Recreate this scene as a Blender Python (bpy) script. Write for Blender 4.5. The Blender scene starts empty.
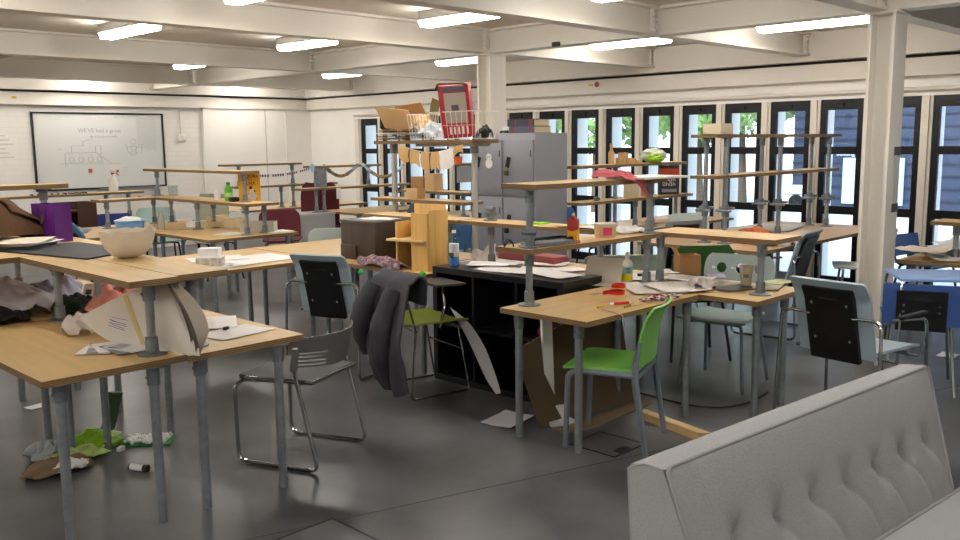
import bpy, bmesh, math, random
from mathutils import Vector, Matrix, noise
PI = math.pi
random.seed(7)
S = bpy.context.scene
COL = S.collection

# ------------------------------------------------------------------ camera
F = 890.47
EYE = Vector((0.0, 0.0, 1.6))
def _cam():
    yaw, pitch, roll = (math.radians(a) for a in (135.501, 8.1825, -0.6455))
    cy, sy = math.cos(yaw), math.sin(yaw)
    f = Vector((sy*math.cos(pitch), cy*math.cos(pitch), -math.sin(pitch)))
    r = Vector((cy, -sy, 0)); u = r.cross(f)
    cr, sr = math.cos(roll), math.sin(roll)
    r2 = cr*r + sr*u; u2 = -sr*r + cr*u
    w = lambda v: Vector((-v.y, v.x, v.z))
    return w(r2), w(u2), w(f)
CR, CU, CF = _cam()
cd = bpy.data.cameras.new('camera'); cam = bpy.data.objects.new('camera', cd); COL.objects.link(cam)
cd.sensor_width = 36; cd.lens = 36*F/960; cd.clip_end = 300; cd.clip_start = 0.05
Mx = Matrix((CR, CU, -CF)).transposed().to_4x4(); Mx.translation = EYE
cam.matrix_world = Mx
S.camera = cam
def at(px, py, z):
    """point of the place, at height z, that the photograph shows at (px, py)"""
    d = CF + CR*((px-480)/F) + CU*((270-py)/F)
    t = (z-EYE.z)/d.z
    return EYE + d*t
def atx(px, py, x):
    d = CF + CR*((px-480)/F) + CU*((270-py)/F)
    return EYE + d*(x/d.x)

# ------------------------------------------------------------------ materials
def lin(c):
    if isinstance(c, str):
        c = tuple(int(c[i:i+2], 16)/255 for i in (0, 2, 4))
    return tuple((v/12.92 if v <= .04045 else ((v+.055)/1.055)**2.4) for v in c) + (1,)
MATS = {}
def mat(name, col, rough=.6, metal=0, var=.0, scale=8, stretch=(1, 1, 1), bump=0, bscale=None, spec=.5, emit=0, alpha=None, sub=0):
    if name in MATS: return MATS[name]
    m = bpy.data.materials.new(name); m.use_nodes = True
    nt = m.node_tree; N = nt.nodes; L = nt.links
    b = N['Principled BSDF']
    c = lin(col)
    b.inputs['Base Color'].default_value = c
    b.inputs['Roughness'].default_value = rough
    b.inputs['Metallic'].default_value = metal
    b.inputs['Specular IOR Level'].default_value = spec
    if alpha is not None: b.inputs['Alpha'].default_value = alpha
    if emit:
        b.inputs['Emission Color'].default_value = c; b.inputs['Emission Strength'].default_value = emit
    if var or bump:
        tc = N.new('ShaderNodeTexCoord'); mp = N.new('ShaderNodeMapping'); no = N.new('ShaderNodeTexNoise')
        mp.inputs['Scale'].default_value = stretch
        no.inputs['Scale'].default_value = scale; no.inputs['Detail'].default_value = 5
        L.new(tc.outputs['Object'], mp.inputs['Vector']); L.new(mp.outputs['Vector'], no.inputs['Vector'])
        if var:
            rp = N.new('ShaderNodeValToRGB')
            rp.color_ramp.elements[0].position = .3; rp.color_ramp.elements[1].position = .7
            rp.color_ramp.elements[0].color = tuple(v*(1-var) for v in c[:3]) + (1,)
            rp.color_ramp.elements[1].color = tuple(min(1, v*(1+var)) for v in c[:3]) + (1,)
            L.new(no.outputs['Fac'], rp.inputs['Fac']); L.new(rp.outputs['Color'], b.inputs['Base Color'])
        if bump:
            n2 = no
            if bscale:
                n2 = N.new('ShaderNodeTexNoise'); n2.inputs['Scale'].default_value = bscale; n2.inputs['Detail'].default_value = 4
                L.new(mp.outputs['Vector'], n2.inputs['Vector'])
            bp = N.new('ShaderNodeBump'); bp.inputs['Strength'].default_value = bump; bp.inputs['Distance'].default_value = .01
            L.new(n2.outputs['Fac'], bp.inputs['Height']); L.new(bp.outputs['Normal'], b.inputs['Normal'])
    MATS[name] = m
    return m
def wood(name, col, axis, dark=.25, rough=.5, scale=6):
    st = [9, 9, 9]; st['xyz'.index(axis)] = .7
    return mat(name, col, rough, var=dark, scale=scale/3, stretch=st)
def ply_edge():
    m = bpy.data.materials.new('plywood_edge'); m.use_nodes = True
    nt = m.node_tree; N = nt.nodes; L = nt.links; b = N['Principled BSDF']
    tc = N.new('ShaderNodeTexCoord'); wv = N.new('ShaderNodeTexWave'); wv.bands_direction = 'Z'
    wv.inputs['Scale'].default_value = 40; wv.inputs['Distortion'].default_value = .4
    rp = N.new('ShaderNodeValToRGB'); rp.color_ramp.elements[0].color = lin('5a452f'); rp.color_ramp.elements[1].color = lin('96784f')
    L.new(tc.outputs['Object'], wv.inputs['Vector']); L.new(wv.outputs['Fac'], rp.inputs['Fac']); L.new(rp.outputs['Color'], b.inputs['Base Color'])
    b.inputs['Roughness'].default_value = .7
    return m
PLYX = wood('plywood_grain_x', 'cbaa72', 'x', .10, .42); PLYY = wood('plywood_grain_y', 'ccab73', 'y', .10, .42)
PLANKX = wood('pine_grain_x', 'd2b07c', 'x', .11); PLANKY = wood('pine_grain_y', 'd2b07c', 'y', .11); PLANKZ = wood('pine_grain_z', 'd9ad64', 'z', .14)
EDGE = ply_edge()
BIRCH = wood('birch_board', 'c2a07a', 'y', .08, .45)
STEEL = mat('galvanised_steel', '939a9f', .36, .6, var=.12, scale=30)
CAST = mat('cast_fitting', '80878c', .5, .7, var=.15, scale=60)
CHROME = mat('chrome', 'b4b6b8', .16, 1)
DULL = mat('satin_tube', '8d9094', .32, .9)
WHITE = mat('white_paint', 'e6e2dc', .55, var=.02, scale=3)
BEAMP = mat('white_beam_paint', 'd9d3c9', .5, var=.025, scale=2)
BLACK = mat('black_plastic', '0b0b0e', .4)
DARK = mat('dark_rubber', '151517', .7)
PAPER = mat('white_paper', 'e6e4e2', .75, var=.03, scale=20)
CARD = mat('brown_cardboard', 'a67d50', .8, var=.08, scale=5)
CARD2 = mat('pale_cardboard', 'c9a678', .8, var=.05, scale=5)
DKCARD = mat('dark_board', '6a5334', .8, var=.12, scale=4)
GREYB = mat('blue_grey_shell', '9fafba', .38)
PALE = mat('pale_green_shell', 'b4c3bd', .4)
BLUE = mat('blue_shell', '3e5c9c', .42)
GREYMET = mat('grey_paint_metal', '8a8b92', .42, 0, var=.03, scale=3)

# ------------------------------------------------------------------ mesh helpers
class MB:
    def __init__(self): self.bm = bmesh.new(); self.mi = 0; self.M = None
    def _v(self, p):
        p = Vector(p)
        if self.M is not None: p = self.M @ p
        return self.bm.verts.new(p)
    def face(self, vs, mi=None):
        try:
            f = self.bm.faces.new(vs); f.material_index = self.mi if mi is None else mi; return f
        except ValueError: return None
    def box(self, x0, x1, y0, y1, z0, z1, bevel=0, edge=None):
        v = [self._v((x, y, z)) for z in (z0, z1) for y in (y0, y1) for x in (x0, x1)]
        qs = [(0, 2, 3, 1), (4, 5, 7, 6), (0, 1, 5, 4), (2, 6, 7, 3), (0, 4, 6, 2), (1, 3, 7, 5)]
        fs = []
        for i, q in enumerate(qs):
            fs.append(self.face([v[k] for k in q], (edge if (edge is not None and i > 1) else None)))
        if bevel:
            es = set(e for f in fs for e in f.edges)
            bmesh.ops.bevel(self.bm, geom=list(es), offset=bevel, segments=2, affect='EDGES', profile=.5)
        return self
    def obox(self, c, s, rz=0, rx=0, ry=0, bevel=0, edge=None):
        old = self.M
        T = Matrix.Translation(Vector(c)) @ Matrix.Rotation(rz, 4, 'Z') @ Matrix.Rotation(rx, 4, 'X') @ Matrix.Rotation(ry, 4, 'Y')
        self.M = T if old is None else old @ T
        self.box(-s[0]/2, s[0]/2, -s[1]/2, s[1]/2, -s[2]/2, s[2]/2, bevel, edge)
        self.M = old; return self
    def cyl(self, p0, p1, r0, r1=None, seg=14, cap=True):
        r1 = r0 if r1 is None else r1
        p0, p1 = Vector(p0), Vector(p1); d = (p1-p0).normalized()
        a = d.orthogonal().normalized(); b = d.cross(a)
        A = []; B = []
        for i in range(seg):
            t = 2*PI*i/seg; o = a*math.cos(t) + b*math.sin(t)
            A.append(self._v(p0+o*r0)); B.append(self._v(p1+o*r1))
        for i in range(seg):
            j = (i+1) % seg; self.face([A[i], A[j], B[j], B[i]])
        if cap: self.face(A[::-1]); self.face(B)
        return self
    def tube(self, pts, r, seg=8, closed=False, fillet=0, flat=1.0):
        P = [Vector(p) for p in pts]
        if fillet: P = fil(P, fillet)
        n = len(P); rings = []; up = None
        for i in range(n):
            if closed: t = (P[(i+1) % n]-P[i-1])
            else: t = P[min(i+1, n-1)]-P[max(i-1, 0)]
            t = t.normalized()
            if up is None: up = t.orthogonal().normalized()
            up = (up - t*up.dot(t))
            up = up.normalized() if up.length > 1e-6 else t.orthogonal().normalized()
            b = t.cross(up)
            rr = r[i] if isinstance(r, (list, tuple)) else r
            rings.append([self._v(P[i] + (up*math.cos(2*PI*k/seg) + b*math.sin(2*PI*k/seg)*flat)*rr) for k in range(seg)])
        m = n if closed else n-1
        for i in range(m):
            A, B = rings[i], rings[(i+1) % n]
            for k in range(seg): self.face([A[k], A[(k+1) % seg], B[(k+1) % seg], B[k]])
        if not closed: self.face(rings[0][::-1]); self.face(rings[-1])
        return self
    def prism(self, poly, z0, z1, edge=None):
        A = [self._v((p[0], p[1], z0)) for p in poly]; B = [self._v((p[0], p[1], z1)) for p in poly]; n = len(poly)
        self.face(A[::-1]); self.face(B)
        for i in range(n): self.face([A[i], A[(i+1) % n], B[(i+1) % n], B[i]], edge)
        return self
    def lathe(self, prof, seg=24, c=(0, 0, 0)):
        rings = []
        for r, z in prof:
            rings.append([self._v((c[0]+r*math.cos(2*PI*k/seg), c[1]+r*math.sin(2*PI*k/seg), c[2]+z)) for k in range(seg)] if r > 1e-5 else [self._v((c[0], c[1], c[2]+z))])
        for A, B in zip(rings, rings[1:]):
            for k in range(seg):
                a, b = k, (k+1) % seg
                if len(A) == 1 and len(B) == 1: continue
                if len(A) == 1: self.face([A[0], B[b], B[a]])
                elif len(B) == 1: self.face([A[a], A[b], B[0]])
                else: self.face([A[a], A[b], B[b], B[a]])
        if len(rings[0]) > 1: self.face(rings[0][::-1])
        if len(rings[-1]) > 1: self.face(rings[-1])
        return self
    def sheet(self, fn, nu, nv, th=.002):
        """thin solid sheet over fn(u,v), u and v from 0 to 1"""
        P = [[Vector(fn(i/nu, j/nv)) for j in range(nv+1)] for i in range(nu+1)]
        T = []; Bt = []
        for i in range(nu+1):
            tr = []; br = []
            for j in range(nv+1):
                du = P[min(i+1, nu)][j]-P[max(i-1, 0)][j]; dv = P[i][min(j+1, nv)]-P[i][max(j-1, 0)]
                n = du.cross(dv); n = n.normalized() if n.length > 1e-12 else Vector((0, 0, 1))
                tr.append(self._v(P[i][j]+n*th/2)); br.append(self._v(P[i][j]-n*th/2))
            T.append(tr); Bt.append(br)
        for i in range(nu):
            for j in range(nv):
                self.face([T[i][j], T[i+1][j], T[i+1][j+1], T[i][j+1]])
                self.face([Bt[i][j], Bt[i][j+1], Bt[i+1][j+1], Bt[i+1][j]])
        for i in range(nu):
            self.face([T[i][0], Bt[i][0], Bt[i+1][0], T[i+1][0]]); self.face([T[i+1][nv], Bt[i+1][nv], Bt[i][nv], T[i][nv]])
        for j in range(nv):
            self.face([T[0][j+1], Bt[0][j+1], Bt[0][j], T[0][j]]); self.face([T[nu][j], Bt[nu][j], Bt[nu][j+1], T[nu][j+1]])
        return self
    def blob(self, c, s, amp=.15, fr=6, seed=0, nu=20, nv=12, flat=None):
        rings = []
        for i in range(nv+1):
            th = PI*i/nv; ring = []
            for k in range(nu):
                ph = 2*PI*k/nu
                d = Vector((math.sin(th)*math.cos(ph), math.sin(th)*math.sin(ph), math.cos(th)))
                q = 1 + amp*noise.noise(d*fr*.5+Vector((seed, seed*1.7, 0))) + amp*.5*noise.noise(d*fr+Vector((seed, 3, seed)))
                p = Vector((d.x*s[0]*q, d.y*s[1]*q, d.z*s[2]*q)) + Vector(c)
                if flat is not None and p.z < flat: p.z = flat
                ring.append(p)
            rings.append(ring)
        top = self._v(rings[0][0]); bot = self._v(rings[-1][0])
        R = [[self._v(p) for p in r] for r in rings[1:-1]]
        for k in range(nu): self.face([top, R[0][k], R[0][(k+1) % nu]]); self.face([bot, R[-1][(k+1) % nu], R[-1][k]])
        for A, B in zip(R, R[1:]):
            for k in range(nu): self.face([A[k], B[k], B[(k+1) % nu], A[(k+1) % nu]])
        return self
def fil(P, r, n=5):
    out = [P[0]]
    for a, b, c in zip(P, P[1:], P[2:]):
        d1 = (a-b); d2 = (c-b); l = min(r, d1.length*.45, d2.length*.45)
        p = b+d1.normalized()*l; q = b+d2.normalized()*l
        for i in range(n+1):
            t = i/n; out.append(p*(1-t)**2 + b*2*t*(1-t) + q*t*t)
    out.append(P[-1]); return out
def obj(name, mb, m, parent=None, angle=35, loc=None):
    me = bpy.data.meshes.new(name)
    bmesh.ops.remove_doubles(mb.bm, verts=mb.bm.verts, dist=1e-6)
    bmesh.ops.recalc_face_normals(mb.bm, faces=mb.bm.faces)
    mb.bm.to_mesh(me); mb.bm.free()
    for x in (m if isinstance(m, (list, tuple)) else [m]): me.materials.append(x)
    me.polygons.foreach_set('use_smooth', [True]*len(me.polygons))
    me.set_sharp_from_angle(angle=math.radians(angle))
    o = bpy.data.objects.new(name, me); COL.objects.link(o)
    if parent is not None: o.parent = parent
    if loc is not None: o.location = loc
    return o
def thing(name, label, cat, loc=(0, 0, 0), rz=0, group=None):
    o = bpy.data.objects.new(name, None); COL.objects.link(o); o.empty_display_size = .05
    o.location = loc; o.rotation_euler = (0, 0, rz); o['label'] = label; o['category'] = cat
    if group: o['group'] = group
    return o
def tag(o, label, cat, group=None):
    o['label'] = label; o['category'] = cat
    if group: o['group'] = group
    return o
def struct(name, mb, m, parent=None, angle=35):
    o = obj(name, mb, m, parent, angle); 
    if parent is None: o['kind'] = 'structure'
    return o
def dup(root, loc, rz, label=None, group=None):
    r = root.copy(); COL.objects.link(r); r.location = loc; r.rotation_euler = (0, 0, rz)
    if label: r['label'] = label
    if group: r['group'] = group
    for ch in list(root.children):
        c = ch.copy(); COL.objects.link(c); c.parent = r
        for g in ch.children:
            d = g.copy(); COL.objects.link(d); d.parent = c
    return r
def text_mesh(name, s, size, m, mw, parent=None, align='CENTER', depth=.0015):
    cu = bpy.data.curves.new('lettering', 'FONT'); cu.body = s; cu.size = size; cu.align_x = align; cu.align_y = 'CENTER'; cu.extrude = depth
    cu.resolution_u = 2
    tmp = bpy.data.objects.new('lettering', cu); COL.objects.link(tmp)
    dg = bpy.context.evaluated_depsgraph_get()
    me = bpy.data.meshes.new_from_object(tmp.evaluated_get(dg))
    bpy.data.objects.remove(tmp); bpy.data.curves.remove(cu)
    me.transform(mw); me.materials.clear(); me.materials.append(m); me.name = name
    o = bpy.data.objects.new(name, me); COL.objects.link(o)
    if parent is not None: o.parent = parent
    return o
def frame_matrix(o, xd, yd):
    xd = Vector(xd).normalized(); yd = Vector(yd).normalized(); zd = xd.cross(yd)
    M = Matrix((xd, yd, zd)).transposed().to_4x4(); M.translation = Vector(o); return M
# ------------------------------------------------------------------ room shell
XW, YW, CZ = 9.38, 13.48, 2.68
X0, Y0 = -3.4, -4.2
def floor_mat():
    m = bpy.data.materials.new('polished_concrete'); m.use_nodes = True
    nt = m.node_tree; N = nt.nodes; L = nt.links; b = N['Principled BSDF']
    tc = N.new('ShaderNodeTexCoord')
    n1 = N.new('ShaderNodeTexNoise'); n1.inputs['Scale'].default_value = 1.1; n1.inputs['Detail'].default_value = 5
    n2 = N.new('ShaderNodeTexNoise'); n2.inputs['Scale'].default_value = 45; n2.inputs['Detail'].default_value = 3
    r1 = N.new('ShaderNodeValToRGB'); r1.color_ramp.elements[0].position = .32; r1.color_ramp.elements[1].position = .7
    r1.color_ramp.elements[0].color = lin('35373b'); r1.color_ramp.elements[1].color = lin('757578')
    mx = N.new('ShaderNodeMix'); mx.data_type = 'RGBA'; mx.blend_type = 'MULTIPLY'; mx.inputs['Factor'].default_value = .22
    L.new(tc.outputs['Object'], n1.inputs['Vector']); L.new(tc.outputs['Object'], n2.inputs['Vector'])
    L.new(n1.outputs['Fac'], r1.inputs['Fac']); L.new(r1.outputs['Color'], mx.inputs[6]); L.new(n2.outputs['Color'], mx.inputs[7])
    L.new(mx.outputs[2], b.inputs['Base Color'])
    r2 = N.new('ShaderNodeMapRange'); r2.inputs['To Min'].default_value = .27; r2.inputs['To Max'].default_value = .33
    L.new(n1.outputs['Fac'], r2.inputs['Value']); L.new(r2.outputs['Result'], b.inputs['Roughness'])
    b.inputs['Specular IOR Level'].default_value = .45
    return m
def brick_mat():
    m = bpy.data.materials.new('painted_brick'); m.use_nodes = True
    nt = m.node_tree; N = nt.nodes; L = nt.links; b = N['Principled BSDF']
    tc = N.new('ShaderNodeTexCoord'); mp = N.new('ShaderNodeMapping'); mp.inputs['Rotation'].default_value = (PI/2, 0, 0)
    br = N.new('ShaderNodeTexBrick'); br.inputs['Scale'].default_value = 1
    br.inputs['Brick Width'].default_value = .225; br.inputs['Row Height'].default_value = .075; br.inputs['Mortar Size'].default_value = .006
    br.inputs['Color1'].default_value = lin('e6e2dc'); br.inputs['Color2'].default_value = lin('e4dfd9'); br.inputs['Mortar'].default_value = lin('e1dcd6')
    bp = N.new('ShaderNodeBump'); bp.invert = True; bp.inputs['Strength'].default_value = .12; bp.inputs['Distance'].default_value = .006
    L.new(tc.outputs['Object'], mp.inputs['Vector']); L.new(mp.outputs['Vector'], br.inputs['Vector'])
    L.new(br.outputs['Color'], b.inputs['Base Color']); L.new(br.outputs['Fac'], bp.inputs['Height']); L.new(bp.outputs['Normal'], b.inputs['Normal'])
    b.inputs['Roughness'].default_value = .55
    return m
struct('floor', MB().box(X0, XW+.15, Y0, YW+.2, -.2, 0), floor_mat())
struct('ceiling', MB().box(X0-.2, XW+.6, Y0-.2, YW+.4, CZ, CZ+.3), mat('ceiling_paint', 'd0cabf', .6, var=.02, scale=2))
struct('wall_far', MB().box(X0-.2, XW+.3, YW, YW+.25, -.1, CZ), brick_mat())
struct('wall_far_panel', MB().box(7.30, XW, YW-.07, YW, 0, 2.2), WHITE)
struct('wall_near', MB().box(X0-.2, XW+.3, Y0-.25, Y0, -.1, CZ), WHITE)
struct('wall_left', MB().box(X0-.25, X0, Y0-.2, YW, -.1, CZ), WHITE)
GAP = mat('painted_gap_shade', '2a2b2c', .8)  # dark colour stands in for the shade inside the gap over the fascia
w = MB()
w.box(XW, XW+.18, Y0, YW, 2.0, CZ)                      # over the windows
w.box(XW, XW+.18, 12.0, YW, 0, 2.0)                     # solid end by the far corner
w.box(XW, XW+.18, Y0, -1.95, 0, 2.0)
w.box(XW, XW+.18, Y0, YW, -.1, .03)
struct('wall_right', w, WHITE)
struct('trim_1', MB().box(XW-.1, XW, Y0, YW, 2.19, 2.365), BEAMP)
struct('trim_2', MB().box(X0, XW-.1, YW-.1, YW, 2.19, 2.365), BEAMP)
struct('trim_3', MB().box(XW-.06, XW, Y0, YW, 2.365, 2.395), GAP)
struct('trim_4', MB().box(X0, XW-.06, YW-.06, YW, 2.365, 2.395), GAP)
struct('ceiling_beam', MB().box(XW-.2, XW, Y0, YW, 2.395, CZ), BEAMP)
struct('ceiling_beam', MB().box(X0, XW-.2, YW-.2, YW, 2.395, CZ), BEAMP)
struct('trim_5', MB().tube([(XW-.04, Y0, 2.065), (XW-.04, 12.1, 2.065)], .022, 8), BEAMP)   # blind tube over the windows
def ibeam(axis, c, a, b, fw, d0=2.45, plates=()):
    m = MB()
    ft = .022
    def bx(u0, u1, v0, v1, z0, z1):
        if axis == 'x': m.box(u0, u1, c+v0, c+v1, z0, z1)
        else: m.box(c+v0, c+v1, u0, u1, z0, z1)
    bx(a, b, -fw/2, fw/2, d0, d0+ft); bx(a, b, -fw/2, fw/2, CZ-ft, CZ); bx(a, b, -.012, .012, d0+ft, CZ-ft)
    for p in plates:
        bx(p-.012, p+.012, -fw/2+.015, fw/2-.015, d0+ft, CZ-ft)
        for s in (-1, 1):
            for k in range(4):
                z = d0+.05+k*.042
                q = p + s*.02
                if axis == 'x': m.box(q-.012, q+.012, c-.06, c-.035, z, z+.02)
                else: m.box(c-.06, c-.035, q-.012, q+.012, z, z+.02)
    return m
XB = 6.45
for y in (-3.0, -1.2, .62, 2.44, 4.25, 6.15, 9.03, 11.95):
    struct('ceiling_beam', ibeam('x', y, X0, XB-.09, .15, plates=(XB-.115,)), BEAMP)
    struct('ceiling_beam', ibeam('x', y, XB+.09, XW-.2, .15, plates=(XB+.115, XW-.23)), BEAMP)
struct('ceiling_beam', ibeam('y', XB, Y0, YW-.2, .17), BEAMP)
def column(x, y, g=.112, h=.088):
    m = MB()
    m.box(x-g, x+g, y-h, y-h+.02, 0, 2.43); m.box(x-g, x+g, y+h-.02, y+h, 0, 2.43); m.box(x-.01, x+.01, y-h+.02, y+h-.02, 0, 2.43)
    m.box(x-g-.02, x+g+.02, y-h-.02, y+h+.02, 2.43, 2.45)
    return struct('column', m, BEAMP)
column(6.455, 2.392); column(6.45, 6.15)
TAPE = mat('dark_tape', '3b3a36', .6)
for k, z in enumerate((1.505, 1.11)):
    tag(obj('tape_patch', MB().box(6.45, 6.56, 2.2985, 2.303, z-.03, z+.03), TAPE),
        ['square dark tape patch on the near white column, upper one', 'square dark tape patch on the near white column, lower one'][k], 'tape', 'tape patches on the column')
# painted poster strip between the tapes
tag(obj('paper_strip', MB().box(6.455, 6.555, 2.30, 2.303, 1.14, 1.51), mat('grey_strip', 'b9b6b2', .7)), 'long pale paper strip taped to the near white column', 'paper')

# windows: black frames with three panes, white mullions, outside fins
FRAME = mat('black_window_frame', '06080d', .4, spec=.3)
def glass_mat(name='window_glass', tint=(.93, .97, .98, 1), refl=.07):
    m = bpy.data.materials.new(name); m.use_nodes = True
    nt = m.node_tree; N = nt.nodes; L = nt.links
    N.remove(N['Principled BSDF'])
    t = N.new('ShaderNodeBsdfTransparent'); t.inputs['Color'].default_value = tint
    g = N.new('ShaderNodeBsdfGlossy'); g.inputs['Roughness'].default_value = .02
    lw = N.new('ShaderNodeLayerWeight'); lw.inputs['Blend'].default_value = .5; pw = N.new('ShaderNodeMath'); pw.operation = 'POWER'; pw.inputs[1].default_value = 5
    fr = N.new('ShaderNodeMath'); fr.operation = 'MULTIPLY_ADD'; fr.inputs[1].default_value = .6; fr.inputs[2].default_value = .035
    L.new(lw.outputs['Facing'], pw.inputs[0]); L.new(pw.outputs[0], fr.inputs[0])
    mx = N.new('ShaderNodeMixShader')
    L.new(fr.outputs[0], mx.inputs[0]); L.new(t.outputs[0], mx.inputs[1]); L.new(g.outputs[0], mx.inputs[2]); L.new(mx.outputs[0], N['Material Output'].inputs['Surface'])
    return m
GLASS = glass_mat()
FIN = mat('white_concrete_fin', 'e8e8e8', .7)
PIL = mat('mullion_paint', 'd8d0c4', .55)
WSTEP, WW = .5596, .452
n = 1
for k in range(-8, 17):
    ya = 3.0+WSTEP*k; yb = ya-WW
    f = MB(); x0, x1 = XW-.01, XW+.035
    f.box(x0, x1, yb, yb+.062, .03, 2.0); f.box(x0, x1, ya-.062, ya, .03, 2.0)
    f.box(x0, x1, yb+.062, ya-.062, 1.89, 2.0); f.box(x0, x1, yb+.062, ya-.062, .03, .13)
    f.box(x0, x1, yb+.062, ya-.062, 1.43, 1.51); f.box(x0, x1, yb+.062, ya-.062, .80, .885)
    f.box(x0-.025, x0, (ya+yb)/2-.02, (ya+yb)/2+.02, 1.925, 1.965)
    w = struct('window_%d' % n, f, FRAME)
    for z0, z1 in ((.13, .80), (.885, 1.43), (1.51, 1.89)):
        struct('window_pane', MB().box(XW+.01, XW+.016, yb+.062, ya-.062, z0, z1), GLASS, w)
    p = MB(); p.box(XW-.025, XW+.05, ya, ya+WSTEP-WW, .03, 2.0); p.box(XW-.045, XW-.025, ya+.03, ya+WSTEP-WW-.03, .03, 2.0)
    struct('trim_%d' % (n+10), p, PIL)
    fn_ = MB(); fn_.box(XW+.05, XW+.18, ya-.005, ya+WSTEP-WW+.005, .03, 1.999); fn_.box(XW+.18, XW+.33, ya-.005, ya+WSTEP-WW+.005, -.05, 2.4)
    struct('trim_%d' % (n+50), fn_, FIN)
    n += 1
struct('trim_80', MB().box(XW-.02, XW+.18, 12.0, 12.12, .03, 2.0), PIL)
# far wall details
struct('trim_6', MB().tube([(6.93, YW-.015, 2.19), (6.93, YW-.015, 1.78)], .012, 8), BEAMP)
o = thing('wall_socket', 'small white electrical box on a conduit beside the whiteboard', 'socket', (6.93, YW-.002, 1.72))
obj('box', MB().box(-.06, .06, -.05, 0, -.06, .06, .008), WHITE, o); obj('switch', MB().box(-.02, .02, -.058, -.05, -.03, .03), BEAMP, o)
struct('trim_7', MB().box(8.45, 8.46, YW-.076, YW-.07, 0, 2.19), mat('panel_joint', 'b8b2a8', .7))
struct('trim_8', MB().box(8.85, 8.88, YW-.09, YW-.07, 0, 2.19), WHITE)
YEL = mat('yellow_sign', 'd9b520', .5); REDS = mat('red_sign', 'a52a3a', .5)
p = atx(597, 84.5, XW-.1)
o = thing('fire_sign', 'round red sign with a yellow arrow on the beam over the windows', 'sign', p)
obj('disc', MB().cyl((0, 0, 0), (-.006, 0, 0), .035, seg=20), REDS, o)
m = MB(); m.box(-.005, 0, .06, .13, -.012, .012); obj('arrow', m, YEL, o)
tag(obj('fire_sign', MB().box(4.42, 4.48, YW-.105, YW-.1, 2.27, 2.30), YEL), 'tiny yellow marker on the beam above the whiteboard wall', 'sign')
o = thing('motion_sensor', 'small black sensor clipped on the middle ceiling beam', 'sensor', (XB-.085, 5.25, 2.462))
obj('body', MB().box(-.03, -.001, -.04, .04, -.02, .02, .005), BLACK, o)

# ------------------------------------------------------------------ ceiling lights
DIFF = mat('lit_diffuser', 'fffaf2', .5, emit=27.0)
HOUS = mat('light_housing', 'a9a6a0', .5)
LIGHTS = [(3.54, 7.7, .50, 'leftmost lit one in the photo'), (3.33, 5.22, .44, 'cut by the top edge, second from the left'), (5.16, 5.28, .43, 'largest one, top middle'),
          (5.32, 7.62, .46, 'third bay, between the leftmost one and the far column'), (5.58, 10.5, .34, 'small far one over the whiteboard side'), (7.78, 5.45, .48, 'long one between the two columns'),
          (7.75, 3.52, .50, 'one touching the near column on the right'), (7.84, 8.0, .40, 'one half hidden behind the far column'), (8.0, 10.6, .42, 'farthest one towards the corner'),
          (5.13, 3.46, .45, 'cut by the top edge right of the middle')]
def ceiling_light(x, y, label, L=.54):
    t = thing('ceiling_light', label, 'ceiling light', (x, y, CZ), 0, 'ceiling lights')
    obj('housing', MB().box(-.06, .06, -L, L, -.075, 0, .01), HOUS, t)
    m = MB(); m.prism([(-L, 0), (-L+.03, -.05), (L-.03, -.05), (L, 0)], -.055, .055)
    m.bm.transform(Matrix(((0, 0, 1, 0), (1, 0, 0, 0), (0, 1, 0, -.076), (0, 0, 0, 1))))
    obj('diffuser', m, DIFF, t)
    return t
for x, y, l, s in LIGHTS: ceiling_light(x, y, 'lit fluorescent ceiling light, '+s, l)
for x, y in ((.6, 1.5), (3.45, 1.5), (5.2, 1.2), (.6, -.6), (3.45, -1.9), (6.9, -1.2), (-1.9, .9)): ceiling_light(x, y, 'unseen ceiling light behind the photographer, added for its light')  # unseen lamps added to light the foreground and the sofa end
for x, y in ((-1.5, 3.45), (-1.5, 5.4), (1.5, 5.4), (-1.5, 7.7), (1.5, 7.7), (-1.5, 10.5), (.9, 10.5), (3.4, 12.72), (1.0, 12.72), (5.4, 12.72), (7.9, 12.72)): ceiling_light(x, y, 'unseen ceiling light, added to brighten the left side and far wall')  # out-of-sight lamps added to brighten the left side and far wall
o = thing('ceiling_light', 'unlit grey ceiling light fitting at the far left', 'ceiling light', (3.42, 10.5, CZ), 0, 'ceiling lights')
obj('housing', MB().box(-.06, .06, -.54, .54, -.075, 0, .01), HOUS, o); obj('diffuser', MB().box(-.055, .055, -.52, .52, -.12, -.076, .01), mat('unlit_diffuser', '8e8c88', .5), o)

# ------------------------------------------------------------------ whiteboard
BX0, BX1, BZ0, BZ1 = 4.70, 6.61, .99, 2.07
o = thing('whiteboard', 'large dark-framed whiteboard with faint marker writing on the far wall', 'whiteboard', ((BX0+BX1)/2, YW, BZ0))
hw = (BX1-BX0)/2; hh = BZ1-BZ0
obj('panel', MB().box(-hw, hw, -.02, -.002, 0, hh), mat('whiteboard_enamel', 'd2d2cf', .25), o)
m = MB(); t = .025
m.box(-hw-t, -hw, -.035, -.002, -t, hh+t); m.box(hw, hw+t, -.035, -.002, -t, hh+t); m.box(-hw, hw, -.035, -.002, hh, hh+t); m.box(-hw, hw, -.035, -.002, -t, 0)
obj('frame', m, BLACK, o); obj('pen_tray', MB().box(-.1, hw-.1, -.08, -.035, -.03, -.018), GREYMET, o)
INK = mat('marker_ink', '9b9da0', .6)
def strokes(name, lines, w=.006):
    m = MB()
    for l in lines:
        m.tube([(x, -.0215, z) for x, z in l], w/2, 4)
    return obj(name, m, INK, o)
random.seed(3)
L_ = []
for k in range(19):
    z = hh-.07-k*.024; x = hw-.40
    while x < hw-.12:
        d = random.uniform(.012, .04); L_.append([(x, z), (x+d*.3, z+.008), (x+d*.6, z-.004), (x+d, z+.004)]); x += d+.01
strokes('writing', L_, .004)
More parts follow.
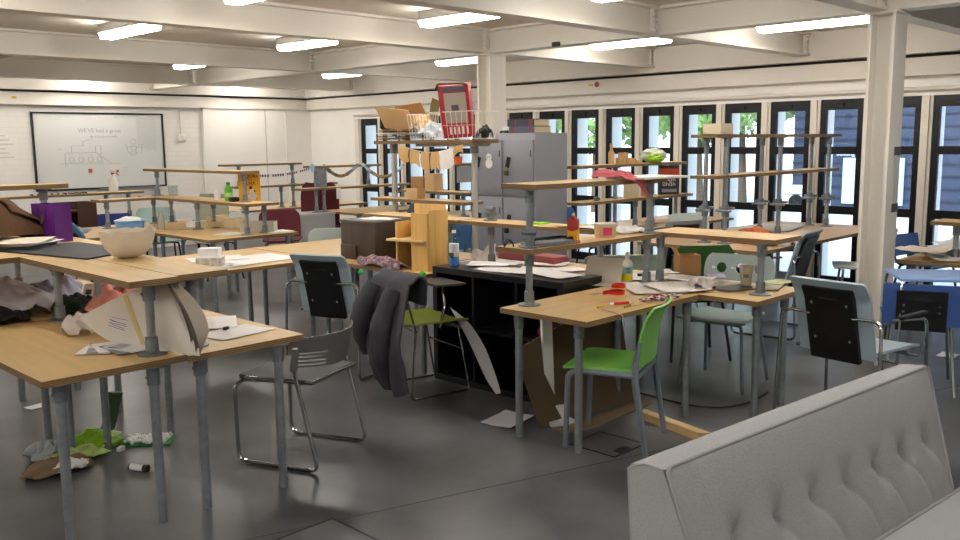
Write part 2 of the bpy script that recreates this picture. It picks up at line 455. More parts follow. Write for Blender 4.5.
Lt = [[(-.55, .32), (-.55, .50), (-.52, .52), (-.1, .52), (.12, .36)], [(-.62, .36), (.18, .345), (.28, .35)], [(-.55, .37), (0.02, .37)], [(-.45, .52), (-.45, .62), (-.28, .62)],
      [(-.28, .62), (-.28, .68), (-.12, .72)], [(-.1, .52), (-.1, .62), (-.02, .62), (-.02, .5)], [(-.65, .56), (-.58, .58)]]
for cx in (-.46, -.32, -.18, -.05):
    Lt.append([(cx+.035*math.cos(a*PI/6), .42+.04*math.sin(a*PI/6)) for a in range(13)])
    Lt.append([(cx-.03, .49), (cx+.03, .50)])
for cy_ in (.58, .67, .5):
    Lt.append([(.48+.05*math.cos(a*PI/6), cy_+.035*math.sin(a*PI/6)) for a in range(13)])
Lt += [[(.38, .6), (.58, .6)], [(.36, .64), (.40, .5), (.6, .5), (.62, .64)], [(-.8, hh-.04), (-.7, hh-.045)], [(-.62, hh-.04), (-.45, hh-.04)], [(.2, hh-.04), (.36, hh-.035)], [(.68, .55), (.86, .56)], [(.3, .28), (.38, .29)], [(.3, .24), (.36, .245)]]
for l_ in Lt: strokes('drawing', [l_], .006)
for k in range(9): strokes('writing', [[(-.16+.045*k, hh-.34), (-.15+.045*k, hh-.31-.01*(k % 2)), (-.14+.045*k, hh-.345), (-.13+.045*k, hh-.32)]], .005)
for s, x, z, h in (("WE'VE had a great", -.02, hh-.24, .085),):
    tm = text_mesh('writing', s, h, INK, frame_matrix((x, -.0205, z), (1, 0, 0), (0, 0, 1)), o)
obj('magnet', MB().obox((-.2, -.028, .25), (.05, .012, .06)), mat('magnet_red', 'b5563c', .5), o)
o = thing('wall_notice', 'faint printed text lines on the brick left of the whiteboard', 'notice', (4.22, YW, 1.45))
m = MB()
for k in range(6): m.box(-.3, .2-.05*(k % 3), -.002, -.0005, k*.06, k*.06+.02)
obj('lettering', m, mat('faded_print', 'cdc8c4', .7), o)

# ------------------------------------------------------------------ floor hatches and cable
HL = mat('hatch_frame', '2c2d30', .35, .6); HP = mat('hatch_lid', '4c4c4f', .35)
def hatch(label, a, b, c, d):
    xs = [p.x for p in (a, b, c, d)]; ys = [p.y for p in (a, b, c, d)]
    x0, x1, y0, y1 = min(xs), max(xs), min(ys), max(ys)
    t = thing('floor_hatch', label, 'floor hatch', ((x0+x1)/2, (y0+y1)/2, 0))
    w, h = (x1-x0)/2, (y1-y0)/2; e = .008
    m = MB(); m.box(-w, w, -h, -h+e, 0, .004); m.box(-w, w, h-e, h, 0, .004); m.box(-w, -w+e, -h+e, h-e, 0, .004); m.box(w-e, w, -h+e, h-e, 0, .004)
    obj('frame', m, HL, t); obj('lid', MB().box(-w+e, w-e, -h+e, h-e, 0, .002), HP, t)
    obj('cable_flap', MB().box(-w*.5, w*.2, -h+.015, -h+.06, .002, .005), HL, t)
P = Vector
hatch('square floor box lid at the bottom edge of the photo', P((1.84, 2.68, 0)), P((2.15, 3.02, 0)), P((1.84, 3.02, 0)), P((2.15, 2.68, 0)))
hatch('square floor box lid beneath the bright green chair', P((3.58, 2.57, 0)), P((3.86, 2.87, 0)), P((3.58, 2.87, 0)), P((3.86, 2.57, 0)))
cab = [at(*p, .006) for p in ((640, 393, 0)[:2], (660, 398), (690, 406), (725, 408), (752, 402), (768, 392))]
tag(obj('power_cable', MB().tube(cab, .005, 6, fillet=.2), DARK), 'thin black cable looping over the floor below the pierced chair', 'cable')

JN = mat('joint_line', '3a3a3c', .5)
a_, b_ = at(240, 541, 0), at(425, 501, 0)
d_ = (b_-a_).normalized(); n_ = Vector((-d_.y, d_.x, 0))*.003
m = MB(); q_ = [a_-d_*3-n_, b_+d_*6-n_, b_+d_*6+n_, a_-d_*3+n_]; m.prism([(p.x, p.y) for p in q_], 0, .0008); struct('trim_90', m, JN)
# ------------------------------------------------------------------ outside
struct('ground', MB().box(XW+.18, 70, -40, 60, -.25, -.05), mat('pale_paving', 'b9bbbb', .8, var=.06, scale=.4))
CLAD = mat('dark_cladding', '323b54', .5)
t = thing('building', 'dark blue clad building outside behind the right-hand windows', 'building', (20, 0, -.05))
m = MB(); m.box(0, 9, -14, 9.4, 0, 7)
obj('wall', m, CLAD, t)
m = MB()
for k in range(26): m.box(-.03, 0, -14, 9.4, .3+k*.26, .33+k*.26)
obj('cladding_rib', m, mat('cladding_rib', '232b3f', .5), t)
f = obj('sign_panel', MB().box(-.08, -.03, 6.9, 8.2, .20, 1.21), mat('pale_blue_panel', 'b4d4ee', .4), t)
text_mesh('lettering', 'building', .13, mat('sign_letters', 'e6edf5', .5), frame_matrix((-.09, 8.15, 1.30), (0, -1, 0), (0, 0, 1)), t)
obj('window', MB().box(-.06, 0, 1.2, 3.4, .2, 2.6), mat('building_glass', '5f7fa8', .1), t)
obj('window', MB().box(-.06, 0, 4.0, 5.2, .2, 2.6), MATS['building_glass'], t)
obj('door', MB().box(-.06, 0, -1.6, .6, .2, 2.6), MATS['building_glass'], t)
p = at(795, 236, -.05)
t = thing('litter_bin', 'round-holed white litter bin standing outside the window', 'bin', p, .4)
obj('body', MB().box(-.22, .22, -.22, .22, 0, .72, .02), mat('bin_white', 'c9ccd2', .5), t); obj('lid', MB().box(-.24, .24, -.24, .24, .72, .86, .04), mat('bin_top', 'd5d8de', .5), t)
obj('opening', MB().cyl((-.215, 0, .60), (-.25, 0, .60), .12, seg=20), BLACK, t)
LEAF = mat('tree_leaf', '7d9a58', .6, var=.35, scale=.8); BARK = mat('tree_bark', '5a4a3c', .9)
LEAF2 = mat('tree_leaf_pale', '9db67c', .6, var=.3, scale=.8)
def tree(x, y, h, r, seed, m_, label):
    random.seed(seed)
    t = thing('tree', label, 'tree', (x, y, -.05), 0, 'trees outside the windows')
    obj('trunk', MB().cyl((0, 0, 0), (.1, .1, h*.55), .16, .09, 8), BARK, t)
    mb = MB()
    for k in range(1500):
        d = Vector((random.gauss(0, 1), random.gauss(0, 1), random.gauss(0, 1))).normalized()
        rr = r*(.45+.55*random.random()**.5)*(1+.35*noise.noise(d*2+Vector((seed, 0, 0))))
        c = Vector((d.x*rr, d.y*rr, h*.68+d.z*rr*.85))
        a = Vector((random.gauss(0, 1), random.gauss(0, 1), random.gauss(0, 1))).normalized(); b = a.orthogonal().normalized(); s = random.uniform(.07, .16)
        b2 = a.cross(b)
        mb.face([mb._v(c+b*s), mb._v(c+b2*s*.5), mb._v(c-b*s), mb._v(c-b2*s*.5)])
    obj('crown', mb, m_, t)
for i, (px, d, h, r) in enumerate([(460, 26, 3.9, 1.0), (545, 27, 4.2, 1.05), (598, 21, 3.6, 1.25), (650, 26, 4.3, 1.5), (698, 20, 3.6, 1.1), (742, 24, 4.2, 1.35), (385, 24, 3.9, 1.5)]):
    q = at(px, 160, 0); q.z = 0; q = q.normalized()*d
    tree(q.x, q.y, h, r, 20+i, (LEAF, LEAF2)[i % 2], 'leafy green tree out beyond the windows')
# ------------------------------------------------------------------ pipe-legged plywood benches
TH = .028
def pipe_leg(t, x, y, top, bent=0):
    l = obj('leg', MB().cyl((x, y, 0), (x, y, top), .0205, seg=14), STEEL, t)
    m = MB(); m.cyl((x, y, top-.085), (x, y, top-.008), .027, seg=14); m.cyl((x, y, top-.008), (x, y, top), .055, seg=16)
    m.cyl((x-.033, y, top-.05), (x-.025, y, top-.05), .006, seg=8)
    obj('collar', m, CAST, l)
def pipe_post(t, x, y, zb, zt):
    p = obj('post', MB().cyl((x, y, zb), (x, y, zt), .019, seg=14), STEEL, t)
    m = MB(); m.lathe([(.062, 0), (.062, .006), (.028, .014), (.026, .075), (.02, .078)], 16, (x, y, zb))
    obj('base_flange', m, CAST, p)
    m = MB(); m.cyl((x, y, zt-.075), (x, y, zt-.008), .026, seg=14); m.cyl((x, y, zt-.008), (x, y, zt), .05, seg=16)
    m.cyl((x-.034, y, zt-.045), (x-.024, y, zt-.045), .006, seg=8)
    obj('top_flange', m, CAST, p)
def board(name, t, x0, x1, y0, y1, zt, ang=0, th=TH, mats=None, pivot=None):
    ax = 'x' if (x1-x0) > (y1-y0) else 'y'
    m = MB(); c = ((x0+x1)/2, (y0+y1)/2, zt-th/2)
    m.obox(c, (x1-x0, y1-y0, th), ang, edge=1)
    return obj(name, m, mats or [(PLYX if ax == 'x' else PLYY), EDGE], t)
PLANK = lambda ax: [(PLANKX if ax == 'x' else PLANKY), EDGE]
def bench(label, x0, x1, y0, y1, legs=None, shelves=(), posts=(), z=.72, group='plywood benches on pipe legs', mats=None, inset=.08):
    cx, cy = (x0+x1)/2, (y0+y1)/2
    t = thing('bench_table', label, 'table', (cx, cy, 0), 0, group)
    board('tabletop', t, x0-cx, x1-cx, y0-cy, y1-cy, z, mats=mats)
    if legs is None: legs = [(x0+inset, y0+inset), (x1-inset, y0+inset), (x0+inset, y1-inset), (x1-inset, y1-inset)]
    for x, y in legs: pipe_leg(t, x-cx, y-cy, z-TH)
    for s in shelves:
        a = s[5] if len(s) > 5 else 0
        ax = 'x' if s[1]-s[0] > s[3]-s[2] else 'y'
        b = board('shelf', t, s[0]-cx, s[1]-cx, s[2]-cy, s[3]-cy, s[4], a, th=.027, mats=PLANK(ax))
    for p in posts: pipe_post(t, p[0]-cx, p[1]-cy, p[2], p[3])
    return t
Z1 = 1.055-.027; U1 = 1.04-.027
# front left pair and the two behind
bench('nearest plywood bench at the left, its wide board towards the left edge', 1.17, 1.752, 3.48, 4.74, [(1.26, 3.56), (1.63, 3.53), (1.26, 4.66), (1.69, 4.66)],
      [(1.54, 1.755, 3.5, 4.74, 1.055)], [(1.665, 3.60, .72, Z1), (1.69, 4.68, .72, Z1)])
bench('nearest plywood bench, right half of the front pair, beside the chrome chair', 1.756, 2.33, 3.45, 4.74, [(1.84, 3.53), (2.21, 3.49), (1.86, 4.62), (2.22, 4.63)],
      [(1.76, 2.0, 3.53, 4.74, 1.055)], [(1.865, 3.61, .72, Z1), (1.885, 4.66, .72, Z1)])
bench('plywood bench under the brown coat at the left edge', 1.1, 1.752, 4.75, 6.05, [(1.2, 4.86), (1.66, 4.9), (1.2, 5.95), (1.68, 5.95)],
      [(.95, 1.755, 4.75, 6.0, 1.055)], [(1.2, 5.9, .72, Z1), (1.69, 5.9, .72, Z1)])
bench('plywood bench under the purple gift bag', 1.756, 2.33, 4.75, 6.05, [(1.88, 5.2), (2.2, 5.25), (1.88, 5.95), (2.22, 5.95)],
      [(1.76, 2.12, 4.75, 6.05, 1.055)], [(1.9, 5.9, .72, Z1)])
def raised(label, x0, x1, y0, y1, z, posts, zb):
    cx, cy = (x0+x1)/2, (y0+y1)/2; t = thing('raised_shelf', label, 'shelf', (cx, cy, zb))
    board('shelf', t, x0-cx, x1-cx, y0-cy, y1-cy, z-zb, th=.027, mats=PLANK('x' if x1-x0 > y1-y0 else 'y'))
    for x, y in posts: pipe_post(t, x-cx, y-cy, 0, z-zb-.027)
raised('raised plank on pipe posts behind the purple gift bag', .75, 2.2, 5.78, 5.98, 1.37, [(2.08, 5.88), (1.0, 5.88)], 1.055)
raised('topmost long plank above the yellow poster', 4.62, 4.86, 7.86, 9.93, 1.34, [(4.74, 7.95), (4.74, 9.84)], 1.03)
# table with the loose papers
bench('plywood bench with a white box and loose papers', 2.95, 4.04, 5.65, 6.72)
bench('bare pale plywood bench next to the dark brown crate', 4.05, 5.15, 5.68, 6.75)
# row under the whiteboard side
bench('plywood bench with the yellow poster and green bottle on its shelf', 4.13, 5.12, 7.60, 8.78,
      shelves=[(4.55, 4.92, 7.62, 8.785, 1.03)], posts=[(4.62, 7.74, .72, 1.003), (4.87, 7.82, .72, 1.003), (4.61, 8.70, .72, 1.003), (4.80, 8.70, .72, 1.003)])
bench('plywood bench with a stack of pale boxes and a glass jar', 4.13, 5.12, 8.80, 9.98, shelves=[(4.55, 4.92, 8.79, 9.95, 1.03)],
      posts=[(4.66, 9.80, .72, 1.003), (4.86, 9.78, .72, 1.003)])
bench('plywood bench with a blue tub, left of the pale boxes', 2.2, 4.08, 8.70, 9.90, shelves=[(3.9, 4.53, 9.45, 9.68, 1.035)], posts=[(4.02, 9.56, .72, 1.008)])
bench('plywood bench in front of the whiteboard with the spray bottle on its shelf', 2.4, 5.0, 10.75, 11.5, shelves=[(2.6, 5.05, 10.86, 11.1, 1.04)],
      posts=[(2.75, 10.98, .72, 1.013), (4.62, 10.98, .72, 1.013), (4.9, 10.98, .72, 1.013)])
# far right-back rows
bench('plywood bench with maroon office chair behind, over the grey drawer unit', 6.95, 8.4, 9.0, 9.85, shelves=[(6.45, 8.3, 9.46, 9.68, 1.04), (6.62, 7.75, 9.47, 9.67, 1.32)],
      posts=[(6.74, 9.57, .722, 1.013), (6.86, 9.57, .722, 1.013), (8.2, 9.57, .72, 1.013), (6.85, 9.57, 1.04, 1.293), (7.6, 9.57, 1.04, 1.293)])
bench('farthest plywood bench near the smooth wall panel', 6.1, 8.4, 10.6, 11.5, shelves=[(6.25, 7.9, 10.67, 10.89, 1.04), (6.1, 7.3, 10.68, 10.88, 1.34)],
      posts=[(6.4, 10.78, .72, 1.013), (7.0, 10.78, .72, 1.013), (7.2, 10.78, .72, 1.013), (7.75, 10.78, .72, 1.013), (6.35, 10.78, 1.04, 1.313), (7.2, 10.78, 1.04, 1.313)])
bench('plywood bench with brown boxes and denim bag by the far windows', 6.95, 8.3, 7.05, 8.3, shelves=[(7.0, 7.24, 7.1, 8.25, 1.04), (7.45, 8.25, 8.02, 8.24, 1.33)],
      posts=[(7.12, 7.25, .72, 1.013), (7.12, 8.1, .72, 1.013), (7.55, 8.13, .72, 1.303), (8.15, 8.13, .72, 1.303)])
# the main workbench and its neighbours
bench('main plywood bench with the green chair, bunting and red tape', 3.42, 4.46, 2.63, 3.215, [(3.5, 3.15), (3.51, 2.75), (4.42, 2.68), (4.36, 3.12)],
      [(3.47, 4.62, 3.01, 3.27, 1.04, -.05), (3.49, 4.62, 2.98, 3.24, 1.378, -.06)],
      [(3.585, 3.15, .72, U1), (4.60, 3.08, .72, U1), (3.59, 3.15, 1.04, 1.351), (4.58, 3.05, 1.04, 1.351)])
bench('plywood bench with the paper cup on its front corner', 4.47, 5.06, 2.27, 3.48, [(4.64, 2.36), (5.0, 2.37), (4.55, 3.35), (4.97, 3.38)],
      [(4.66, 5.0, 2.28, 3.12, 1.04)], [(4.69, 2.37, .72, U1), (4.72, 3.06, .72, U1)])
bench('plywood bench behind the low black bookcase, strewn with paper', 4.47, 5.06, 3.50, 4.74, None, [(4.48, 4.74, 3.28, 4.60, 1.04)], [(4.62, 4.42, .72, U1), (4.62, 3.45, .72, U1)])
bench('plywood bench between bookcase and tall junk shelf', 4.47, 5.0, 4.76, 6.0, None, [(4.46, 4.72, 4.62, 5.7, 1.04)], [(4.56, 4.79, .72, U1), (4.58, 5.6, .72, U1)])
B_ = bench('small plywood table beside the black bookcase under the pine box', 3.98, 4.44, 4.42, 5.64, [(4.06, 4.55), (4.3, 4.50), (4.06, 5.5), (4.36, 5.5)])
# by the windows
bench('plywood bench by the windows carrying the tall rack of pipe shelves', 6.50, 9.10, 3.28, 4.45, None,
      [(6.62, 9.02, 3.76, 4.0, 1.30, -.01), (6.62, 9.05, 3.76, 4.0, 1.64, -.01)],
      [(6.82, 3.98, .72, 1.613), (6.84, 3.80, .72, 1.613), (7.80, 3.97, .72, 1.613), (7.80, 3.79, .72, 1.613), (8.83, 3.96, .72, 1.613), (8.83, 3.78, .72, 1.613)], mats=[BIRCH, EDGE])
CLAMPZ = []
bench('plywood bench by the windows with the food carton on its shelf', 6.95, 9.2, 5.00, 5.80, None, [(6.53, 8.45, 5.08, 5.32, 1.03), (6.53, 8.35, 5.10, 5.30, 1.37)],
      [(7.2, 5.2, .72, 1.343), (7.62, 5.25, .72, 1.003), (7.78, 5.15, .72, 1.003), (8.3, 5.2, .72, 1.343)], mats=[BIRCH, EDGE])
bench('plywood bench at the right edge heaped with papers', 6.72, 8.2, .7, 2.34, None, [(6.82, 7.1, .7, 2.16, 1.0)], [(6.95, 2.02, .72, .973), (6.95, .9, .72, .973)])
# swivel clamps half way up the rack posts
CL = 0
for x, y, lab in ((6.82, 3.98, 'left back'), (6.84, 3.80, 'left front'), (7.80, 3.97, 'middle back'), (7.80, 3.79, 'middle front'), (8.83, 3.96, 'right back'), (8.83, 3.78, 'right front')):
    t = thing('pipe_clamp', 'steel swivel clamp half way up the %s post of the tall window rack' % lab, 'clamp', (x, y, 1.0), 0, 'clamps on the window rack')
    obj('sleeve', MB().cyl((0, 0, -.05), (0, 0, .05), .03, seg=12), CAST, t)
    m = MB(); m.cyl((-.03, -.07, 0), (-.03, .07, 0), .012, seg=8); m.cyl((.03, -.07, .02), (.03, .07, .02), .012, seg=8); obj('jaw', m, CAST, t)

# ------------------------------------------------------------------ tall junk shelf
t = thing('shelf_rack', 'tall shelf on steel posts loaded with cardboard and red folder box', 'shelf', (5.14, 5.6, 0))
board('shelf', t, -.16, .14, -.64, .58, 1.62, th=.03, mats=PLANK('y'))
board('shelf', t, -.12, .1, -.5, .7, 1.12, th=.026, mats=PLANK('y'))
for y in (-.5, .5):
    m = MB(); m.cyl((0, y, 0), (0, y, 1.59), .026, seg=14); p = obj('post', m, mat('pale_steel', 'b9b8b4', .45, .4), t)
    obj('collar', MB().cyl((0, y, 1.51), (0, y, 1.59), .036, seg=14), CAST, p); obj('base_flange', MB().cyl((0, y, 0), (0, y, .01), .07, seg=16), CAST, p)
obj('bracket', MB().box(-.1, .1, -.58, .1, 1.565, 1.59), mat('grey_bracket', 'b8b6b2', .5), t)
# ------------------------------------------------------------------ chairs (built facing local +Y)
def H(dx, dy): return math.atan2(dy, dx)-PI/2
def lerp(a, b, t): return a+(b-a)*t
def rsheet(m, w, prof, curve=0, th=.012, nu=12, taper=0, corner=.06):
    """shell w wide following prof, a list of (y, z); rounded corners at the far end, dished by curve"""
    n = len(prof)-1
    def fn(u, v):
        f = v*n; i = min(int(f), n-1); q = f-i
        y = lerp(prof[i][0], prof[i+1][0], q); z = lerp(prof[i][1], prof[i+1][1], q)
        ww = w*(1-taper*v)
        e = 1
        if corner and v > 1-corner*2:
            k = (v-(1-corner*2))/(corner*2); e = 1-(1-math.sqrt(max(0, 1-k*k)))*corner*1.6
        x = (u-.5)*ww*e
        return x, y+curve*(1-(2*u-1)**2), z
    m.sheet(fn, nu, n*3, th); return m
def dished(m, w, d, y0, z, dip=.015, th=.014, n=10, front=.02):
    def fn(u, v):
        x = (u-.5)*w*(1-.12*(1-v)); y = y0+d*v
        return x, y, z - dip*math.sin(PI*u)*math.sin(PI*min(1, v*1.1)) - front*max(0, v-.8)*5*max(0, v-.8) + .01*abs(2*u-1)**3
    m.sheet(fn, n, n, th); return m
def panel_chair(label, loc, rz, shell, top=.86, arms=True, tilt=.10, back=True, sled=True, name='panel_back_chair', rubber=True, group=None):
    t = thing(name, label, 'chair', loc, rz, group)
    m = MB(); dished(m, .45, .44, -.2, .455); obj('seat', m, shell, t)
    yb = lambda z: -.20-(z-.44)*tilt*2.6-max(0, z-.78)*.5
    m = MB(); rsheet(m, .44, [(yb(z), z) for z in [q for q in (.44, .52, .62, .72, .78) if q < top-.04]+[top-.03, top]], -.012, .014, corner=.05); obj('backrest', m, shell, t)
    if back:
        zt = min(.815, top-.04); z0 = .41
        y = lambda z: yb(z)-.008
        m = MB(); m.sheet(lambda u, v: ((u-.5)*.285, y(lerp(z0, zt, v))-.016, lerp(z0, zt, v)), 4, 6, .026)
        p = obj('back_panel', m, BLACK, t)
        m = MB()
        for sx in (-.1, .1):
            for z in (z0+.12, zt-.09): m.cyl((sx, y(z)-.025, z), (sx, y(z)-.034, z), .008, seg=8)
        obj('bolt', m, CHROME, p)
        obj('handle_slot', MB().obox((0, y(zt-.05)-.029, zt-.05), (.11, .006, .025)), DARK, p)
    for s in (-1, 1):
        if arms:
            ya = yb(.66)-.03; pts = [(s*.12, ya, .66), (s*.25, ya, .665), (s*.29, ya-.01, .64), (s*.30, ya-.04, .012), (s*.30, .2, .012), (s*.29, .17, .63), (s*.285, -.2, .665)]
            obj('leg_frame', MB().tube(pts, .0095, 8, fillet=.05), CHROME, t)
            obj('armrest', MB().box(s*.285-.018, s*.285+.018, -.12, .16, .655, .675, .006), DARK, t)
        else:
            for y0, y1 in ((-.16, -.25), (.16, .21)):
                obj('leg', MB().tube([(s*.17, y0, .44), (s*.21, y1, .01)], .010, 8), CHROME, t)
    m = MB(); m.tube([(-.29, .1, .435), (.29, .1, .435)] if arms else [(-.17, -.16, .437), (.17, -.16, .437)], .009, 8); m.tube([(-.29, -.14, .435), (.29, -.14, .435)] if arms else [(-.17, .16, .437), (.17, .16, .437)], .009, 8)
    obj('seat_rail', m, CHROME, t)
    return t
def shell_chair(label, loc, rz, shell, legm=None, top=.82, w=.42, holes=False, group=None, name='shell_chair', seat_z=.45):
    t = thing(name, label, 'chair', loc, rz, group); legm = legm or DULL
    m = MB(); dished(m, w, .42, -.2, seat_z+.004, .02); obj('seat', m, shell, t)
    m = MB(); rsheet(m, w, [(-.2, seat_z+.06), (-.215, seat_z+.15), (-.235, seat_z+.25), (-.26, top)], -.03, .012, corner=.15); obj('backrest', m, shell, t)
    for s in (-1, 1):
        obj('back_stay', MB().tube([(s*.15, -.15, seat_z-.012), (s*.15, -.2, seat_z), (s*.15, -.235, seat_z+.12)], .010, 8, fillet=.03), legm, t)
        for y0, y1 in ((-.15, -.24), (.15, .2)):
            obj('leg', MB().tube([(s*.13, y0, seat_z-.015), (s*.18, y0, seat_z-.02), (s*.22, y1, .008)], .011, 8, fillet=.05), legm, t)
    m = MB(); m.tube([(-.15, -.15, seat_z-.014), (.15, -.15, seat_z-.014)], .010, 8); m.tube([(-.15, .15, seat_z-.014), (.15, .15, seat_z-.014)], .010, 8); obj('seat_rail', m, legm, t)
    return t

# bright green stacking chair
GRN = mat('green_plastic', '7abb55', .4); GRF = mat('grey_chair_frame', '6f7883', .45)
o = thing('plastic_chair', 'bright green plastic chair with grey frame, pulled up to the main bench', 'chair', (3.76, 2.735, 0), H(-.35, .36)+.02)
FLp = [(3.48, 2.87), (3.89, 2.98), (3.62, 2.48), (4.05, 2.59)]
# the photograph's feet give front = towards +Y', so face it that way
o.rotation_euler.z = H(-.15, .40)
o.location = (3.785, 2.725, 0)
m = MB()
def gs(u, v):
    w = lerp(.40, .44, v)
    return (u-.5)*w, -.17+.385*v, .448-.02*math.sin(PI*u)*math.sin(PI*v)-.03*max(0, v-.75)*4*max(0, v-.75)+.0*u
m.sheet(gs, 12, 12, .014); obj('seat', m, GRN, o)
m = MB(); rsheet(m, .42, [(-.17, .47), (-.175, .55), (-.19, .64), (-.215, .72), (-.25, .775)], -.03, .012, corner=.05, taper=-.02); obj('backrest', m, GRN, o)
for s in (-1, 1):
    obj('leg', MB().tube([(s*.215, -.225, .008), (s*.212, -.165, .40), (s*.208, -.165, .50), (s*.205, -.185, .60)], [.017, .021, .019, .013], 8, flat=.75), GRF, o)
    obj('leg', MB().tube([(s*.205, .205, .008), (s*.208, .19, .40), (s*.208, .15, .425), (s*.208, .03, .428), (s*.208, -.17, .424)], .018, 8, fillet=.05, flat=.8), GRF, o)
m = MB(); m.box(-.2, .2, -.18, -.15, .408, .432); m.box(-.19, .19, .13, .16, .408, .428); obj('seat_frame', m, GRF, o)

# chrome wire chair with a perforated back
def perf():
    m = bpy.data.materials.new('perforated_steel'); m.use_nodes = True
    nt = m.node_tree; N = nt.nodes; L = nt.links; b = N['Principled BSDF']
    b.inputs['Base Color'].default_value = lin('8e8d8c'); b.inputs['Metallic'].default_value = .75; b.inputs['Roughness'].default_value = .4
    return m
PERF = perf(); GREYSEAT = mat('grey_seat_fabric', '5a5c5e', .8, var=.05, scale=60)
o = thing('wire_chair', 'chrome sled-base chair with grey seat and slotted metal back', 'chair', (2.545, 3.80, 0), H(-.18, .43))
m = MB()
def ws(u, v): 
    e = 1-.10*(1-v)-.06*max(0, v-.7)/.3
    return (u-.5)*.45*e, -.19+.42*v, .445-.015*math.sin(PI*u)*math.sin(PI*v)
m.sheet(ws, 12, 10, .022); obj('seat', m, GREYSEAT, o)
rim = [(ws(0, v)[0]-.006, ws(0, v)[1], .447) for v in (.0, .3, .6, .9)]+[(-.16, .235, .44), (.16, .235, .44)]+[(-ws(0, v)[0]+.006, ws(0, v)[1], .447) for v in (.9, .6, .3, 0)]
obj('seat_rim', MB().tube(rim, .008, 8, closed=True), CHROME, o)
m = MB(); 
def wb(u, v):
    a = (u-.5)*2
    return a*.245, -.12-.10*(1-a*a)-.04*v, lerp(.525, .675, v)-.02*(1-v)*(1-a*a)
# back plate built as strips so the horizontal slots at one end stay open
m.sheet(lambda u, v: wb(lerp(.0, 1, u), lerp(.5, 1, v)), 16, 4, .004)
m.sheet(lambda u, v: wb(lerp(.3, 1, u), lerp(0, .5, v)), 12, 4, .004)
for k in range(4): m.sheet(lambda u, v, k=k: wb(lerp(.0, .3, u), lerp(k*.125+.02, k*.125+.085, v)), 6, 1, .004)
obj('backrest', m, PERF, o)
for s in (-1, 1):
    pts = [(s*.225, .20, .44), (s*.235, .235, .41), (s*.24, .235, .012), (s*.24, -.235, .012), (s*.228, -.265, .46), (s*.228, -.285, .62)]
    pts = [(s*.17, -.12, .435), (s*.22, .2, .435), (s*.24, .24, .40), (s*.235, .24, .012), (s*.24, -.235, .012), (s*.242, -.115, .50), (s*.245, -.135, .62)]
    f = obj('leg_frame', MB().tube(pts, .0105, 8, fillet=.06), CHROME, o)
    obj('back_clip', MB().obox((s*.245, -.125, .565), (.032, .03, .12), 0, .16, bevel=.006), PERF, f)
m = MB(); m.tube([(-.22, .13, .43), (.22, .13, .43)], .008, 8); m.tube([(-.2, -.12, .432), (.2, -.12, .432)], .008, 8); obj('seat_rail', m, CHROME, o)

# grey-blue armchairs with black back plates
panel_chair('blue-grey armchair with black back plate, left of the dark coat', (3.80, 5.08, 0), math.radians(20)-PI/2, GREYB)
panel_chair('blue-grey armchair with black back plate, just behind the sofa', (4.93, 1.90, 0), math.radians(-8)-PI/2, GREYB)
panel_chair('blue-grey armchair seen side-on at the rack bench, leaning black back plate', (6.95, 3.43, 0), H(-.1, 1), GREYB)
panel_chair('blue-grey chair with black back plate beside the far window shelves', (7.35, 4.72, 0), H(.35, .9), GREYB, arms=False)
panel_chair('light blue chair with black back plate behind the white bowl', (3.50, 8.50, 0), H(1, .15), mat('light_blue_shell', '5b86ac', .4), arms=False, top=.92)
# pierced pale chair beyond the paper-cup bench
o = shell_chair('pale grey-green chair with round holes in its back, beyond the paper cup', (5.2, 2.88, 0), H(-1, -.12), mat('pierced_shell', '9aa8a6', .4), GRF, top=.83, w=.46)
for c in list(o.children):
    if c.name.startswith('backrest'):
        bpy.data.objects.remove(c)
def pierced():
    W, B, T, th = .25, .52, .83, .012
    m = MB(); hs = [(-.13, .735), (0, .735), (.13, .735)]; r = .034; n = 24
    def pos(x, z, o): return x, -.205-(z-.45)*.14-.03*(1-(x/W)**2)+o, z
    # strips between hole columns, each with its hole ringed by a square cell
    def quad(fn, nu, nv): m.sheet(fn, nu, nv, th)
    for cx, cz in hs:
        c = .065
        def ring(u, v, cx=cx, cz=cz):
            a = 2*PI*u; ca, sa = math.cos(a), math.sin(a); k = c/max(abs(ca), abs(sa)); q = lerp(r, k, v)
            return pos(cx+q*ca, cz+q*sa, 0)
        m.sheet(ring, 32, 2, th)
    m.sheet(lambda u, v: pos(lerp(-.195, .195, u), lerp(.80, T, v)*1, 0), 16, 2, th)
    m.sheet(lambda u, v: pos(lerp(-.195, .195, u), lerp(B, .67, v), 0), 16, 4, th)
    for s in (-1, 1):
        m.sheet(lambda u, v, s=s: pos(s*lerp(.195, .195+.05*math.sqrt(max(0, 1-max(0, (v-.65)/.35)**2))+.0, u), lerp(B, T, v), 0), 3, 14, th)
    return m
obj('backrest', pierced(), MATS['pierced_shell'], o)
# sage stool-chair with tablet arm beside the bookcase
OLV = mat('olive_seat', '8b9a3c', .45)
o = thing('tablet_chair', 'olive green wire-legged chair with dark writing tablet, coat over its back', 'chair', (3.795, 4.26, 0), H(1, -.22))
m = MB(); m.sheet(lambda u, v: ((u-.5)*.44, -.2+.42*v, .455+.025*(2*u-1)**2-.03*max(0, v-.8)*4*max(0, v-.8)), 10, 10, .012); obj('seat', m, OLV, o)
m = MB(); rsheet(m, .40, [(-.21, .58), (-.23, .66), (-.25, .755)], -.03, .012, corner=.2); obj('backrest', m, OLV, o)
for s in (-1, 1):
    obj('leg_frame', MB().tube([(s*.05, .12, .44), (s*.215, .14, .44), (s*.225, .215, .008), (s*.225, -.215, .008), (s*.215, -.17, .44), (s*.21, -.235, .68)], .0065, 8, fillet=.03), CHROME, o)
m = MB(); m.tube([(-.21, -.16, .435), (.21, -.16, .435)], .0065, 8); m.tube([(-.222, .18, .28), (.222, .18, .28)], .006, 8); obj('cross_bar', m, CHROME, o)
